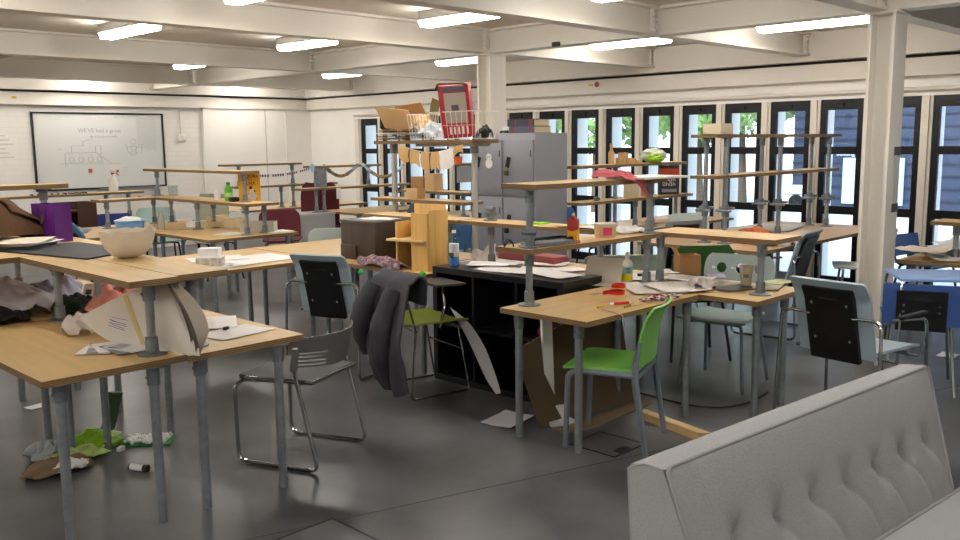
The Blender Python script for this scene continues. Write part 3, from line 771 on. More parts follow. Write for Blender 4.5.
m = MB(); m.sheet(lambda u, v: ((u-.5)*.30+.03+.02*v, .01+.20*v, .70), 4, 4, .014); tb = obj('writing_tablet', m, mat('dark_tablet', '3a342f', .5), o)
obj('tablet_arm', MB().tube([(.22, .0, .44), (.19, .06, .58), (.10, .10, .69)], .009, 8, fillet=.04), CHROME, tb)
# light chairs further back
PALEW = mat('pale_mint_shell', 'c6d1ca', .4)
shell_chair('pale mint chair directly behind the blue-grey armchair', (5.26, 7.18, 0), H(.6, .8), PALEW, w=.5, top=.80)
shell_chair('pale mint chair behind the jar and the pale boxes', (5.0, 10.38, 0), H(-.3, -1), mat('mint_shell', 'b2cdc8', .4), BLACK, w=.48, top=.84)
shell_chair('pale olive chair behind the green bottle', (5.54, 10.32, 0), H(-1, -.6), mat('olive_grey_shell', 'a3a890', .5), BLACK, w=.46, top=.98)
shell_chair('pale mint chair half under the shelf with the green bottle', (5.38, 9.72, 0), H(-1, .2), PALEW, BLACK, w=.46, top=.80)
shell_chair('pale mint chair between the two left posts of the window rack', (8.0, 4.72, 0), H(-.6, -1), PALEW, w=.46, top=.84)
shell_chair('blue chair by the far-left benches, behind the white bowl', (4.46, 10.33, 0), H(-.2, -1), mat('royal_blue_shell', '2c3f9c', .45), w=.46, top=.80)
shell_chair('blue chair beyond the tall shelf, right of the windows corner', (6.3, 6.75, 0), H(.2, 1), mat('steel_blue_shell', '4a78a8', .4), w=.45, top=.86)
shell_chair('dark green chair behind the brown cardboard box', (5.75, 3.45, 0), H(.6, .7), mat('dark_green_shell', '2f5a22', .5), BLACK, w=.46, top=.86)
o = shell_chair('white-shelled chair with curved back by the window, behind the near column', (8.05, 3.12, 0), H(-.5, 1), mat('white_shell', 'b9bab8', .45), top=.80, w=.42)
shell_chair('blue chair seen between column and window at the paper-heaped bench', (8.62, 2.74, 0), H(-.2, -1), BLUE, BLACK, w=.46, top=.62)
panel_chair('blue chair with black back plate at the right edge of the photo', (5.98, 1.93, 0), H(.93, .36), BLUE, top=.70, tilt=.03, arms=False)
shell_chair('pale chair pushed in beyond the main bench, below its shelf', (5.75, 4.1, 0), H(.7, .7), mat('sage_shell', 'a9b5a4', .4), BLACK, w=.62, top=.74)
shell_chair('royal blue chair below the far window shelves, right of the lockers', (7.85, 6.08, 0), H(.2, -1), BLUE, BLACK, w=.5, top=.86)
# upholstered maroon chairs
MAR = mat('maroon_fabric', '5c1f2d', .85, var=.08, scale=40)
o = thing('office_chair', 'high-backed maroon office chair behind the grey drawer unit', 'chair', (7.3, 10.20, 0), H(-.7, -.7)+PI)
m = MB(); m.blob((0, .02, .47), (.25, .25, .07), .03, 3, 1); obj('seat', m, MAR, o)
m = MB(); rsheet(m, .50, [(-.24, .52), (-.26, .65), (-.26, .8), (-.27, .95), (-.30, 1.08)], -.05, .06, corner=.22); obj('backrest', m, MAR, o)
obj('gas_column', MB().cyl((0, 0, .1), (0, 0, .42), .03), BLACK, o)
for k in range(5):
    a = 2*PI*k/5
    l = obj('foot', MB().tube([(0, 0, .12), (.28*math.cos(a), .28*math.sin(a), .07)], .02, 8), BLACK, o)
    obj('caster', MB().cyl((.28*math.cos(a)-.012, .28*math.sin(a), .03), (.28*math.cos(a)+.012, .28*math.sin(a), .03), .03, seg=12), DARK, l)
o = shell_chair('low maroon chair below the yellow poster', (6.45, 10.05-.55, 0), H(-.6, -.8)+PI, mat('maroon_shell', '6d2b36', .8), GRF, w=.48, top=.84)
o.location = (5.97, 9.22, 0)
# blue-topped side table above the blue chair
o = thing('side_table', 'small blue-topped table on chrome tube legs at the right edge', 'table', (6.02, 1.86, 0), math.radians(-57))
obj('tabletop', MB().box(-.25, .35, -.21, .23, .715, .735, .006), mat('blue_laminate', '86a2d2', .4), o)
for s in (-1, 1):
    obj('leg_frame', MB().tube([(-.235*1, s*.19, .71), (-.245, s*.2, .66), (-.24, s*.2, .01)], .010, 8, fillet=.03), CHROME, o)
    obj('leg_frame', MB().tube([(.33, s*.19, .71), (.34, s*.2, .66), (.335, s*.2, .01)], .010, 8, fillet=.03), CHROME, o)
# ------------------------------------------------------------------ sofa
FAB = mat('grey_sofa_fabric', '9fa0a1', .95, var=.05, scale=140, bump=.25, spec=.2)
o = thing('sofa', 'grey tufted sofa-bed in the right foreground seen from its end', 'sofa', (1.87, 1.30, 0), math.radians(-5.0))
SL = 1.53
BX = [.193, .392, .585, .777, .962, 1.142, 1.322]
btn = [(x, .51) for x in BX]
def front(u, v):
    """tufted face: u along, v from top piping down to the seat"""
    x = .012+u*(SL-.024-.15*v*u); y = lerp(-.115, -.295, v); z = lerp(.772, .36, v)
    d = 0; fade = 1-max(0, v-.9)*10
    for i, (bx, bw) in enumerate(btn):
        q = x-bx
        d += .034*math.exp(-((q/.04)**2+((v-bw)/.10)**2)**.75)
        if v > bw:
            k = v-bw; c = q-.10*k-.035*math.sin(k*5)
            d += (.013*math.exp(-(c/.016)**2)-.006*math.exp(-((c+.05)/.05)**2))*max(0, 1-k/.55)
            d += .012*math.exp(-((q+.06*k)/.03)**2)*max(0, 1-k/.25)
        else:
            k = bw-v
            d += .008*math.exp(-((q-.30*k)/.022)**2)*max(0, 1-k/.3)+.005*math.exp(-((q+.25*k)/.03)**2)*max(0, 1-k/.28)
    puff = (.020*math.sin(PI*min(1, max(0, v)))**.5)*min(1, min(u, 1-u)*14)
    return x, y-(puff-d)*.9, z+(-puff+d)*-.25
m = MB()
m.sheet(front, 190, 60, .012)
prof = [(-.115, .772), (-.10, .776), (-.055, .773), (-.015, .764), (0, .748), (-.015, .53), (-.10, .28), (-.29, .28), (-.295, .36)]
NS = 24
rows = []
for k in range(NS+1):
    x = SL*k/NS; rows.append([m._v((x-.15*k/NS*max(0, .772-z)/.41, y, z+.004*math.sin(PI*k/NS))) for y, z in prof])
for A, B in zip(rows, rows[1:]):
    for i in range(len(prof)-1): m.face([A[i], A[i+1], B[i+1], B[i]])
m.face(rows[0]); m.face(rows[-1][::-1])
bk = obj('backrest', m, FAB, o, 50)
PIP = mat('sofa_piping', '989797', .9)
m = MB(); m.tube([(.008, -.298, .36), (.006, -.118, .776), (SL-.006, -.118, .778), (SL-.156, -.298, .36)], .006, 8, fillet=.03); obj('piping', m, PIP, bk)
m = MB(); m.tube([(.0, -.015, .53), (.0, -.0, .748), (0, -.055, .773), (.0, -.115, .772)], .003, 6); obj('end_seam', m, PIP, bk)
for bx, bw in btn:
    p = front((bx-.012)/(SL-.075), bw); b = MB(); b.blob((p[0], p[1]-.005, p[2]-.002), (.006, .004, .006), 0, 1, 0, 10, 6); obj('button', b, FAB, bk)
m = MB(); m.box(-.0, SL+.02, -1.0, -.285, .24, .40, .03); se = obj('seat', m, FAB, o)
m = MB(); m.tube([(.01, -.3, .398), (SL+.01, -.3, .398)], .006, 6); obj('seam', m, PIP, se)
for x in (.12, SL-.12):
    for y in (-.9, -.22): obj('leg', MB().cyl((x, y, 0), (x, y, .30 if y > -.5 else .26), .018, .028, 12), BLACK, o)

# ------------------------------------------------------------------ grey lockers
LX0, LX1, LY0, LY1, LZ = 6.02, 6.49, 5.23, 5.99, 1.675
o = thing('locker', 'bank of grey metal lockers with padlocked doors in front of the far column', 'locker', ((LX0+LX1)/2, (LY0+LY1)/2, 0))
cx, cy = (LX0+LX1)/2, (LY0+LY1)/2
obj('body', MB().box(LX0-cx+.02, LX1-cx, LY0-cy, LY1-cy, 0, LZ, .004), GREYMET, o)
DW = (LY1-LY0)/2; DH = (LZ-.1)/3
for c in range(2):
    for r in range(3):
        y0 = LY0-cy+c*DW+.015; y1 = y0+DW-.03; z0 = .05+r*DH+.012; z1 = z0+DH-.024
        d = obj('door', MB().box(LX0-cx, LX0-cx+.02, y0, y1, z0, z1, .003), mat('locker_door', '858690', .4, var=.02, scale=3), o)
        hy = y0+.05 if c == 0 else y1-.32
        hy = y0+.28 if c == 0 else y0+.05
        m = MB(); m.obox((LX0-cx-.008, y1-.06, (z0+z1)/2+.05), (.018, .036, .10), .25, .25, bevel=.004); obj('hasp', m, BLACK, d)
        m = MB(); m.box(LX0-cx-.004, LX0-cx, y0+.02, y0+.028, z0+.35, z0+.41); obj('vent_slot', m, DARK, d)
for k, (c, r) in enumerate(((0, 2), (0, 1), (0, 0))):
    z = .05+r*DH+.012+DH/2-.02; y = LY0-cy+c*DW+.015+DW-.03-.06
    t = thing('padlock', ('brass and black padlock on the top right locker door', 'black padlock on the middle right locker door', 'black padlock on the bottom right locker door')[k], 'padlock', (cx+LX0-cx-.035, cy+y, z), 0, 'padlocks on the lockers')
    obj('body', MB().box(-.012, .012, -.02, .02, -.06, -.015, .004), mat('padlock_brass', '6b5a34', .35, .8) if k == 0 else BLACK, t)
    obj('shackle', MB().tube([(0, -.013, -.015), (0, -.013, .015), (0, .013, .015), (0, .013, -.015)], .004, 6, fillet=.01), STEEL, t)
t = thing('paper_owl', 'white cut-out paper badge stuck on the top left locker door', 'paper', (LX0-.002, 5.78, 1.40))
m = MB(); m.cyl((0, 0, 0), (-.003, 0, 0), .045, seg=20); m.cyl((0, 0, .06), (-.003, 0, .06), .034, seg=20); obj('cutout', m, PAPER, t)
obj('mark', MB().cyl((-.003, .012, .06), (-.004, .012, .06), .008, seg=10).cyl((-.003, -.012, .06), (-.004, -.012, .06), .008, seg=10), mat('pale_blue_ink', '8fb3c9', .6), t)
t = thing('sticker', 'small red and white tag on the middle right locker door', 'sticker', (LX0-.002, 5.30, .92))
obj('tag', MB().box(-.003, 0, -.018, .018, -.05, .03), PAPER, t); obj('print', MB().box(-.004, -.003, -.015, .015, -.045, 0), mat('tag_red', 'b5432f', .6), t)
BK = mat('dark_cloth_cover', '343545', .7); BK2 = mat('slate_cloth_cover', '4b5160', .7); RLAB = mat('red_spine_label', '7a2a28', .6); PAGES = mat('book_pages', 'd8c6a4', .85, var=.06, scale=50, stretch=(1, 1, 12))
def book(label, loc, rz, w, d, h, cov, group, spine_labels=()):
    """lying book: w along the spine (local y), d deep (local x, spine at -x)"""
    t = thing('book', label, 'book', loc, rz, group); e = .004
    m = MB(); m.box(0, d, -w/2, w/2, 0, e); m.box(0, d, -w/2, w/2, h-e, h); m.box(-.002, e, -w/2, w/2, 0, h); obj('cover', m, cov, t)
    obj('pages', MB().box(e, d-.006, -w/2+.005, w/2-.005, e, h-e), PAGES, t)
    for y0, y1 in spine_labels: obj('spine_label', MB().box(-.0035, -.002, y0, y1, .004, h-.004), RLAB, t)
    return t
book('slate thick book, lower of the two on the lockers', (6.07, 5.42, LZ), 0, .30, .24, .06, BK2, 'books on the lockers', [(.09, .12), (-.11, -.09)])
book('dark thick book, upper of the two on the lockers', (6.08, 5.44, LZ+.06), .04, .31, .23, .065, BK, 'books on the lockers', [(-.13, -.10), (.05, .065)])
t = thing('rag', 'crumpled black and white cloth by the books on the lockers', 'cloth', (6.12, 5.63, LZ))
obj('cloth', MB().blob((0, 0, .03), (.07, .06, .035), .5, 5, 3, flat=None), mat('white_black_cloth', 'c9c9c9', .8), t); obj('band', MB().tube([(-.05, -.05, .012), (-.07, 0, .02), (-.05, .05, .012)], .01, 8), BLACK, t)

# ------------------------------------------------------------------ low black bookcase
KX0, KX1, KY0, KY1, KZ = 4.02, 4.40, 3.27, 4.40, .775
BLK = mat('black_laminate', '131419', .35)
o = thing('bookcase', 'low black open bookcase behind the olive tablet chair', 'bookcase', ((KX0+KX1)/2, (KY0+KY1)/2, 0))
dx, dy = (KX1-KX0)/2, (KY1-KY0)/2
obj('top', MB().box(-dx, dx, -dy, dy, KZ-.04, KZ), BLK, o); obj('base', MB().box(-dx, dx, -dy, dy, 0, .04), BLK, o)
obj('back', MB().box(dx-.012, dx, -dy, dy, .04, KZ-.04), BLK, o)
for y in (-dy, dy-.04): obj('side_panel', MB().box(-dx, dx-.012, y, y+.04, .04, KZ-.04), BLK, o)
for k in (1, 2): obj('divider', MB().box(-dx+.005, dx-.012, -dy+2*dy*k/3-.01, -dy+2*dy*k/3+.01, .04, KZ-.04), BLK, o)
for k in range(3): obj('shelf', MB().box(-dx+.005, dx-.012, -dy+2*dy*k/3+.03, -dy+2*dy*(k+1)/3-.03, .38, .40), BLK, o)
t = thing('folded_cloth', 'dark red folded cloth on a shelf of the black bookcase', 'cloth', (4.16, 3.46, .40))
obj('cloth', MB().blob((0, 0, .035), (.1, .09, .04), .25, 4, 2, flat=None), mat('dark_red_cloth', '7a1620', .8, var=.2, scale=20), t)

# ------------------------------------------------------------------ helpers for loose stuff
def paper(label, px, py, z, w, h, rot, m_=None, group='loose papers', curl=.004, seed=0, name='paper_sheet', dz=0, cat='paper', world=None):
    p = Vector(world) if world else at(px, py, z); t = MB()
    def fn(u, v):
        x = (u-.5)*w; y = (v-.5)*h
        return x, y, .0025+dz+abs(curl*noise.noise(Vector((x*9+seed*3.1, y*9, seed))))+curl*.8*((u-.5)**2*(seed % 2)+(v-.5)**2)*2
    t.sheet(fn, 8, 8, .0012)
    o = obj(name, t, m_ or PAPER); o.location = (p.x, p.y, z); o.rotation_euler = (0, 0, rot)
    return tag(o, label, cat, group)
def carton(label, loc, rz, w, d, h, m_, open_top=False, name='cardboard_box', group=None, flap=None):
    t = thing(name, label, 'box', loc, rz, group); e = .005
    if open_top:
        m = MB(); m.box(-w/2, w/2, -d/2, -d/2+e, 0, h); m.box(-w/2, w/2, d/2-e, d/2, 0, h); m.box(-w/2, -w/2+e, -d/2+e, d/2-e, 0, h); m.box(w/2-e, w/2, -d/2+e, d/2-e, 0, h); m.box(-w/2, w/2, -d/2, d/2, 0, e)
    else: m = MB(); m.box(-w/2, w/2, -d/2, d/2, 0, h, .002)
    obj('body', m, m_, t)
    for f in (flap or []):
        s, a, l = f
        mm = MB()
        if s == 'y': mm.sheet(lambda u, v: ((u-.5)*w, -d/2+e-v*l*math.sin(a), h+v*l*math.cos(a)), 2, 2, e*.8)
        else: mm.sheet(lambda u, v: (-w/2+e-v*l*math.sin(a), (u-.5)*d, h+v*l*math.cos(a)), 2, 2, e*.8)
        obj('flap', mm, m_, t)
    return t
def cloth(label, name, cat, c, s, m_, seed, amp=.5, rz=0, group=None, fr=6):
    """crumpled fabric or film: a thin sheet gathered into sharp-edged folds over a low mound"""
    m = MB(); n_ = 34
    def fn(u, v):
        a, b = 2*u-1, 2*v-1
        r = math.sqrt(a*a+b*b)/1.15
        q = Vector((a*1.6, b*1.6, seed*2.3))
        ridge = abs(noise.noise(q*.8))*1.2+abs(noise.noise(q*1.7+Vector((5, 1, 0))))*.35
        w1 = 1+.35*noise.noise(Vector((a*2+seed, b*2, 7)))
        z = s[2]*2*(max(0, 1-r**2.2)**.7*(.45+amp*ridge))+.004+.012*abs(noise.noise(q*2.3))+.006*abs(noise.noise(q*5))
        sq = math.sqrt(1-b*b*.45)*w1; sq2 = math.sqrt(1-a*a*.45)*w1
        return a*s[0]*1.15*sq, b*s[1]*1.15*sq2, z
    m.sheet(fn, n_, n_, .003)
    o = obj(name, m, m_, angle=40); o.location = c; o.rotation_euler = (0, 0, rz)
    return tag(o, label, cat, group)
TZ = .72
# ------------------------------------------------------------------ on the front-left benches
o = thing('bowl', 'large off-white papier-mache bowl with torn rim on the front-left shelf', 'bowl', (1.90, 4.30, 1.055))
m = MB(); n = 40; R = .148
outer = [(.04, 0), (.08, .016), (.108, .05), (.124, .09), (.131, .135)]
rings = []
def rimz(k, z): return z+(z/.135)**4*(.012*noise.noise(Vector((k*.9, 2, 0)))+.035*math.exp(-((k-33)/1.3)**2))
for r, z in outer: rings.append([m._v((r*math.cos(2*PI*k/n), r*math.sin(2*PI*k/n), rimz(k, z))) for k in range(n)])
for r, z in [(r-.006, z+(.006 if i == 0 else 0)) for i, (r, z) in enumerate(outer)][::-1]: rings.append([m._v((r*math.cos(2*PI*k/n), r*math.sin(2*PI*k/n), rimz(k, z))) for k in range(n)])
for A, B in zip(rings, rings[1:]):
    for k in range(n): m.face([A[k], A[(k+1) % n], B[(k+1) % n], B[k]])
m.face(rings[0][::-1]); m.face(rings[-1])
obj('shell', m, mat('papier_mache', 'd9cfbb', .85, var=.05, scale=9, stretch=(1, 1, 5), bump=.3, bscale=50), o)
# black portfolio
o = thing('portfolio', 'flat black board lying on the front-left shelf beside the bowl', 'board', (1.77, 4.80, 1.055), .06)
m = MB(); m.prism([(-.235, .42), (-.08, -.44), (.27, -.30), (.24, .34)], .001, .009); obj('board', m, mat('black_card', '27282e', .6), o)
# gift bag
PUR = mat('purple_paper', '5a1478', .55, var=.05, scale=5)
o = thing('gift_bag', 'bright purple paper gift bag standing on the front-left shelf', 'bag', (1.96, 5.44, 1.055), math.radians(-84))
m = MB(); w, d, h = .27, .10, .215
def wall(a, b, n=6):
    m.sheet(lambda u, v: (lerp(a[0], b[0], u), lerp(a[1], b[1], u)+.0, v*h+.001), n, 6, .002)
m.sheet(lambda u, v: ((u-.5)*w, -d/2+.006*math.sin(PI*v)*math.sin(PI*u*2), v*h), 8, 8, .002)
m.sheet(lambda u, v: ((u-.5)*w, d/2, v*h), 4, 4, .002)
for s in (-1, 1): m.sheet(lambda u, v, s=s: (s*(w/2-.018*(1-abs(2*u-1))*(v)), (u-.5)*d, v*h), 6, 6, .002)
m.box(-w/2, w/2, -d/2, d/2, 0, .003)
obj('bag_body', m, PUR, o)
for s in (-1, 1):
    obj('handle', MB().tube([(-.045, s*(d/2+.003), h-.02), (-.04, s*(d/2+.006), h-.09), (.0, s*(d/2+.008), h-.115), (.04, s*(d/2+.006), h-.09), (.045, s*(d/2+.003), h-.02)], .003, 6), mat('purple_cord', '3d0c55', .6), o)
obj('gift_tag', MB().box(-.012, .012, -d/2-.006, -d/2-.003, .10, .15), mat('tag_olive', '66563a', .7), o)
# brown coat heaped on the shelf
BRN = mat('brown_wool', '56391f', .9, var=.12, scale=30)
o = thing('coat', 'brown coat slumped over the shelf at the left edge', 'coat', (1.70, 5.58, 1.055), .55)
m = MB()
def coat(u, v):
    x = lerp(-.42, .30, u); y = lerp(-.24, .20, v)
    h = .31*math.exp(-((u-.42)/.42)**4)*(math.sin(PI*min(1, v*1.05+.02))**.6)*(1.05-.55*u)
    h += .018*math.sin(u*17+v*4)*math.sin(PI*v)+.03*noise.noise(Vector((u*5, v*5, 2)))*math.sin(PI*v)
    return x, y, max(.006, h+.008)
m.sheet(coat, 44, 30, .012); obj('cloth', m, BRN, o, 60)
m = MB(); m.sheet(lambda u, v: (lerp(-.1, .28, u), lerp(-.2, -.02, v), coat(.45+u*.5, .12+v*.4)[2]+.018+.01*math.sin(v*9)), 14, 8, .010); obj('sleeve', m, BRN, o, 60)
# magazines
for k in range(6):
    paper('glossy magazine number in the white pile left of the purple bag' if k < 5 else 'cream folded newspaper on top of the pile left of the purple bag', 0, 0, 1.055,   .27-.01*(k % 3), .36, math.radians(-42+7*(k % 3)-5), [PAPER, mat('magazine_blue', '7f93b5', .4), mat('magazine_green', '2f5a3a', .4), PAPER, mat('magazine_pink', 'c9a3ab', .4), mat('newsprint', 'd8cfbd', .8)][k], 'magazines by the purple bag', .003, k, 'magazine', .002+.007*k, 'magazine', (1.69+.012*(k % 2), 5.16, 0))
# pale bent poster sheet standing on the lower deck
POS = mat('cream_poster_card', 'cfc8bd', .75, var=.02, scale=6); POSB = mat('grey_card_back', 'a59a8e', .8)
o = thing('poster_sheet', 'large cream poster sheet rolled loosely and wedged between the shelf posts', 'poster', (0, 0, 0))
def bez(P, u):
    P = [Vector(p) for p in P]
    while len(P) > 1: P = [a*(1-u)+b*u for a, b in zip(P, P[1:])]
    return P[0]
def poly(P, u):
    """smooth path through the points P"""
    n_ = len(P)-1; q = min(u*n_, n_-1e-6); i = int(q); t = q-i
    g = lambda k: Vector(P[max(0, min(n_, k))])
    p0, p1, p2, p3 = g(i-1), g(i), g(i+1), g(i+2)
    return .5*((2*p1)+(p2-p0)*t+(2*p0-5*p1+4*p2-p3)*t*t+(3*p1-p0-3*p2+p3)*t**3)
PB_ = [at(81, 320, .815), at(110, 341, .735), at(148, 347, .728), at(166, 350, .726), at(184, 354, .726), at(200, 356, .726)]
PT_ = [at(80, 317, .825), at(112, 300, .93), at(141, 287, 1.0), at(152, 284, 1.01), at(161, 282, 1.015), at(168, 282, 1.015)]
def poster(u, v):
    b = poly(PB_, u); t_ = poly(PT_, u); bulge = Vector((-.03, -.035, 0))*math.sin(PI*v)*max(0, (u-.45)/.55)*(1-u)*3
    return b*(1-v)+t_*v+bulge
m = MB(); m.sheet(poster, 30, 14, .002); obj('front_sheet', m, POS, o, 60)
EDGE_ = [at(200, 356, .73), at(197, 338, .82), at(186, 310, .93), at(169, 283, 1.014)]
def flap(k, out, depth):
    return lambda u, v: poly(EDGE_, v)+(Vector((.085+.02*k, .03+.06*k, .01))*u+Vector((out, -out*.5, 0))*math.sin(PI*u))*math.sin(PI*min(1, v*.80+.06))*min(1, v*3)+Vector((-.01, .03, 0))*depth*u*v
m = MB(); m.sheet(flap(0, .015, .6), 12, 14, .002); obj('curled_flap', m, POSB, o, 60)
m = MB(); m.sheet(lambda u, v: Vector(flap(.7, .02, .4)(u, v*.93))+Vector((.0, .035, .008)), 12, 14, .002); obj('inner_sheet', m, mat('grey_brown_card', '84786c', .8), o, 60)
m = MB(); m.sheet(lambda u, v: Vector(flap(1.0, .015, .5)(u, v*.85))+Vector((.01, .09, .02)), 12, 14, .002); obj('inner_sheet', m, MATS['grey_brown_card'], o, 60)
m = MB(); m.sheet(lambda u, v: Vector(poster(.27+.025*u+.09*(1-v), .03+.94*v))+Vector((-.0022, -.0022, .0012)), 3, 10, .0008); obj('tape', m, mat('masking_tape', 'c9b27a', .6), o)
m = MB()
for k in range(6):
    v = .38+.05*k*.8
    m.tube([Vector(poster(lerp(.19+.015*(k % 2), .19+.015*(k % 2)+[.09, .07, .1, .08, .06, .09][k], q/6), v-.1*q/6))+Vector((-.002, -.002, .001)) for q in range(7)], .0013, 4)
obj('handwriting', m, mat('violet_ink', '6a61a5', .6), o)
# photo prints under it
PH = mat('photo_print', '9a9aa6', .5, var=.9, scale=14); random.seed(5)
for k in range(7):
    q = Vector((1.55+.025*k, 3.86-.03*k+.02*(k % 3), TZ))
    paper('black and white print fanned out under the rolled poster', 0, 0, TZ, .15, .21, math.radians(-40+13*k), PH if k % 2 else PAPER, 'prints under the poster', .003, k, 'photo_print', .0016*k, 'print', q)
o = thing('clip', 'yellow and black glue clip lying on the nearest bench', 'clip', at(73, 336, TZ), .6)
obj('handle', MB().tube([(-.03, 0, .008), (0, .012, .008), (.03, 0, .008), (0, -.012, .008)], .005, 6, closed=True), mat('yellow_plastic', 'c9b400', .4), o); obj('grip', MB().cyl((.02, .02, .006), (.025, .03, .04), .009, seg=8), BLACK, o)
cloth('crumpled clear plastic bag by the rolled poster', 'plastic_bag', 'bag', (1.62, 4.27, TZ), (.06, .07, .06), mat('clear_plastic', 'cfc4c0', .3, spec=.6), 3, .6)
cloth('pale pink crumpled fabric under the front shelf', 'fabric', 'cloth', (1.98, 4.66, TZ), (.15, .12, .085), mat('pink_fabric', 'd8938c', .9, var=.08, scale=20), 5, .6)
cloth('dark green woollen hat under the front shelf', 'woolly_hat', 'hat', (1.83, 4.82, TZ), (.11, .1, .075), mat('bottle_green_wool', '16281f', .95), 9, .4)
cloth('white plastic carrier bag heaped under the shelf at the far left', 'carrier_bag', 'bag', (1.62, 5.1, TZ), (.20, .22, .10), mat('white_plastic_film', 'b9b5bd', .4), 11, .55)
cloth('greyish plastic bag bundle beside the carrier bag', 'carrier_bag', 'bag', (1.85, 5.25, TZ), (.16, .16, .11), mat('grey_plastic_film', '8b8da5', .4), 13, .5)
cloth('black crumpled cloth at the left edge of the nearest bench', 'fabric', 'cloth', (1.47, 4.92, TZ), (.13, .16, .045), mat('black_fabric', '16161b', .9), 15, .5)
paper('white sheet tucked under the dark green hat', 78, 306, TZ, .20, .15, .3)
o = paper('white card printed with eight small photos, standing on edge under the shelf', 0, 0, TZ, .2, .15, 0, PAPER, None, .002, 2, 'photo_card', 0, 'card', (1.98, 4.86, 0))
o.rotation_euler = (math.radians(50), 0, math.radians(-42)); o.location.z = .79
m = MB()
for i in range(4):
    for j in range(2): m.box(-.085+i*.045, -.085+i*.045+.03, -.05+j*.055, -.05+j*.055+.03, .006, .0075)
obj('photo', m, mat('dark_photo', '4c4643', .5), o)
paper('white sheet leaning under the shelf behind the pink fabric', 0, 0, TZ, .22, .2, .4, None, 'loose papers', .01, 4, world=(2.0, 4.6, 0))
paper('white sheet with black crumb on the right half of the nearest bench', 0, 0, TZ, .30, .21, .15, None, 'loose papers', .004, 6, world=(2.13, 3.72, 0))
paper('white sheet at the far right corner of the nearest bench', 0, 0, TZ, .21, .30, -.5, None, 'loose papers', .004, 7, world=(2.17, 3.98, 0), dz=.003)
paper('small white slip at the right corner of the nearest bench', 0, 0, TZ, .16, .12, .7, None, 'loose papers', .003, 8, world=(2.06, 3.96, 0), dz=.006)
o = thing('scrap', 'tiny black scrap on the white sheet of the nearest bench', 'scrap', at(226, 330, TZ+.008), .3); obj('scrap', MB().blob((0, 0, .008), (.022, .012, .009), .4, 5, 2, 10, 6), DARK, o)
# rubbish under the front benches
cloth('torn brown paper scrap on the floor under the nearest bench', 'paper_scrap', 'paper', (1.56, 4.5, .001), (.14, .09, .022), mat('kraft_paper', '806a50', .9), 21, 1.2)
cloth('bright green snack bag on the floor under the nearest bench', 'snack_bag', 'bag', (1.83, 4.72, .001), (.12, .10, .055), mat('lime_film', '7fae1f', .35), 23, .45)
cloth('white tissue bits on the torn brown paper under the nearest bench', 'tissue', 'tissue', (1.60, 4.44, .012), (.07, .04, .02), PAPER, 29, .8)
cloth('green-printed foil wrapper below the bright green snack bag', 'foil_wrapper', 'wrapper', (1.70, 4.62, .001), (.13, .08, .03), mat('lime_white_film', '96ad60', .3, var=.5, scale=12), 25, .6)
cloth('pale translucent plastic tuft beside the green snack bag', 'plastic_film', 'wrapper', (1.60, 4.74, .001), (.09, .06, .05), mat('clear_film', '9fa6ae', .25), 27, .9)
o = thing('net_bag', 'green net bag of white beads lying flat on the floor', 'bag', (2.06, 4.58, 0), -.7)
obj('net', MB().sheet(lambda u, v: ((u-.5)*.27, (v-.5)*.16, .006+.012*noise.noise(Vector((u*7, v*7, 0)))**2), 12, 8, .006), mat('green_net', '1d7a3d', .6), o)
random.seed(9); m = MB()
for k in range(150):
    x, y = random.uniform(-.11, .11), random.uniform(-.06, .06); m.blob((x, y, .016+random.random()*.01), (.011, .011, .009), 0, 1, 0, 7, 5)
b_ = obj('white_beads', m, PAPER, o); b_['kind'] = 'stuff'
o = thing('glue_stick', 'white and black glue stick on the floor under the nearest bench', 'glue', (1.83, 4.19, .018), -1.1)
m = MB(); m.cyl((-.045, 0, 0), (.03, 0, 0), .017, seg=14); obj('tube', m, PAPER, o); obj('cap', MB().cyl((.03, 0, 0), (.055, 0, 0), .018, seg=14), BLACK, o); obj('base', MB().cyl((-.055, 0, 0), (-.045, 0, 0), .015, seg=14), BLACK, o)
o = thing('wooden_block', 'dark green offcut leaning upright under the nearest bench', 'board', (2.02, 4.93, 0), .5)
obj('offcut', MB().obox((0, 0, .11), (.08, .035, .22), 0, .18, .2), mat('dark_green_paint', '2c4a1c', .5), o)
paper('white scrap on the floor at the foot of the left bench leg', 37, 407, 0, .12, .09, .2, None, 'floor scraps')
o = thing('rubber_stopper', 'small white stopper on the floor by the green net bag', 'scrap', at(121, 451, 0), .4); obj('stopper', MB().box(-.02, .02, -.013, .013, 0, .025, .004), PAPER, o)

# ------------------------------------------------------------------ on the paper bench
paper('big white drawing sheet on the paper bench', 0, 0, TZ, .62, .46, .05, None, 'loose papers', .006, 3, world=(3.62, 6.02, 0))
paper('white sheet under the big drawing on the paper bench', 0, 0, TZ, .42, .30, -.3, None, 'loose papers', .004, 5, world=(3.45, 6.25, 0), dz=.004)
paper('grey printed sheet at the front edge of the paper bench', 0, 0, TZ, .30, .21, .1, mat('grey_print', 'b9bcc0', .6, var=.3, scale=20), 'loose papers', .004, 9, world=(3.25, 5.84, 0), dz=.002)
o = thing('cardboard_box', 'white lidded box with flecked lower half on the paper bench', 'box', (3.235, 5.95, TZ), math.radians(-44))
obj('body', MB().box(-.09, .09, -.06, .06, 0, .065), mat('flecked_card', 'b7ab9c', .7, var=.4, scale=25), o); obj('lid', MB().box(-.088, .088, -.058, .062, .065, .075).box(-.075, .075, -.045, .045, .075, .135), PAPER, o)
o = thing('photo_card', 'small card with a dark picture at the front of the paper bench', 'card', (3.35, 5.82, TZ), .3); obj('card', MB().box(-.07, .07, -.05, .05, .004, .007), PAPER, o); obj('picture', MB().box(-.04, .01, -.035, .035, .007, .008), mat('dark_photo', '4c4643'), o)
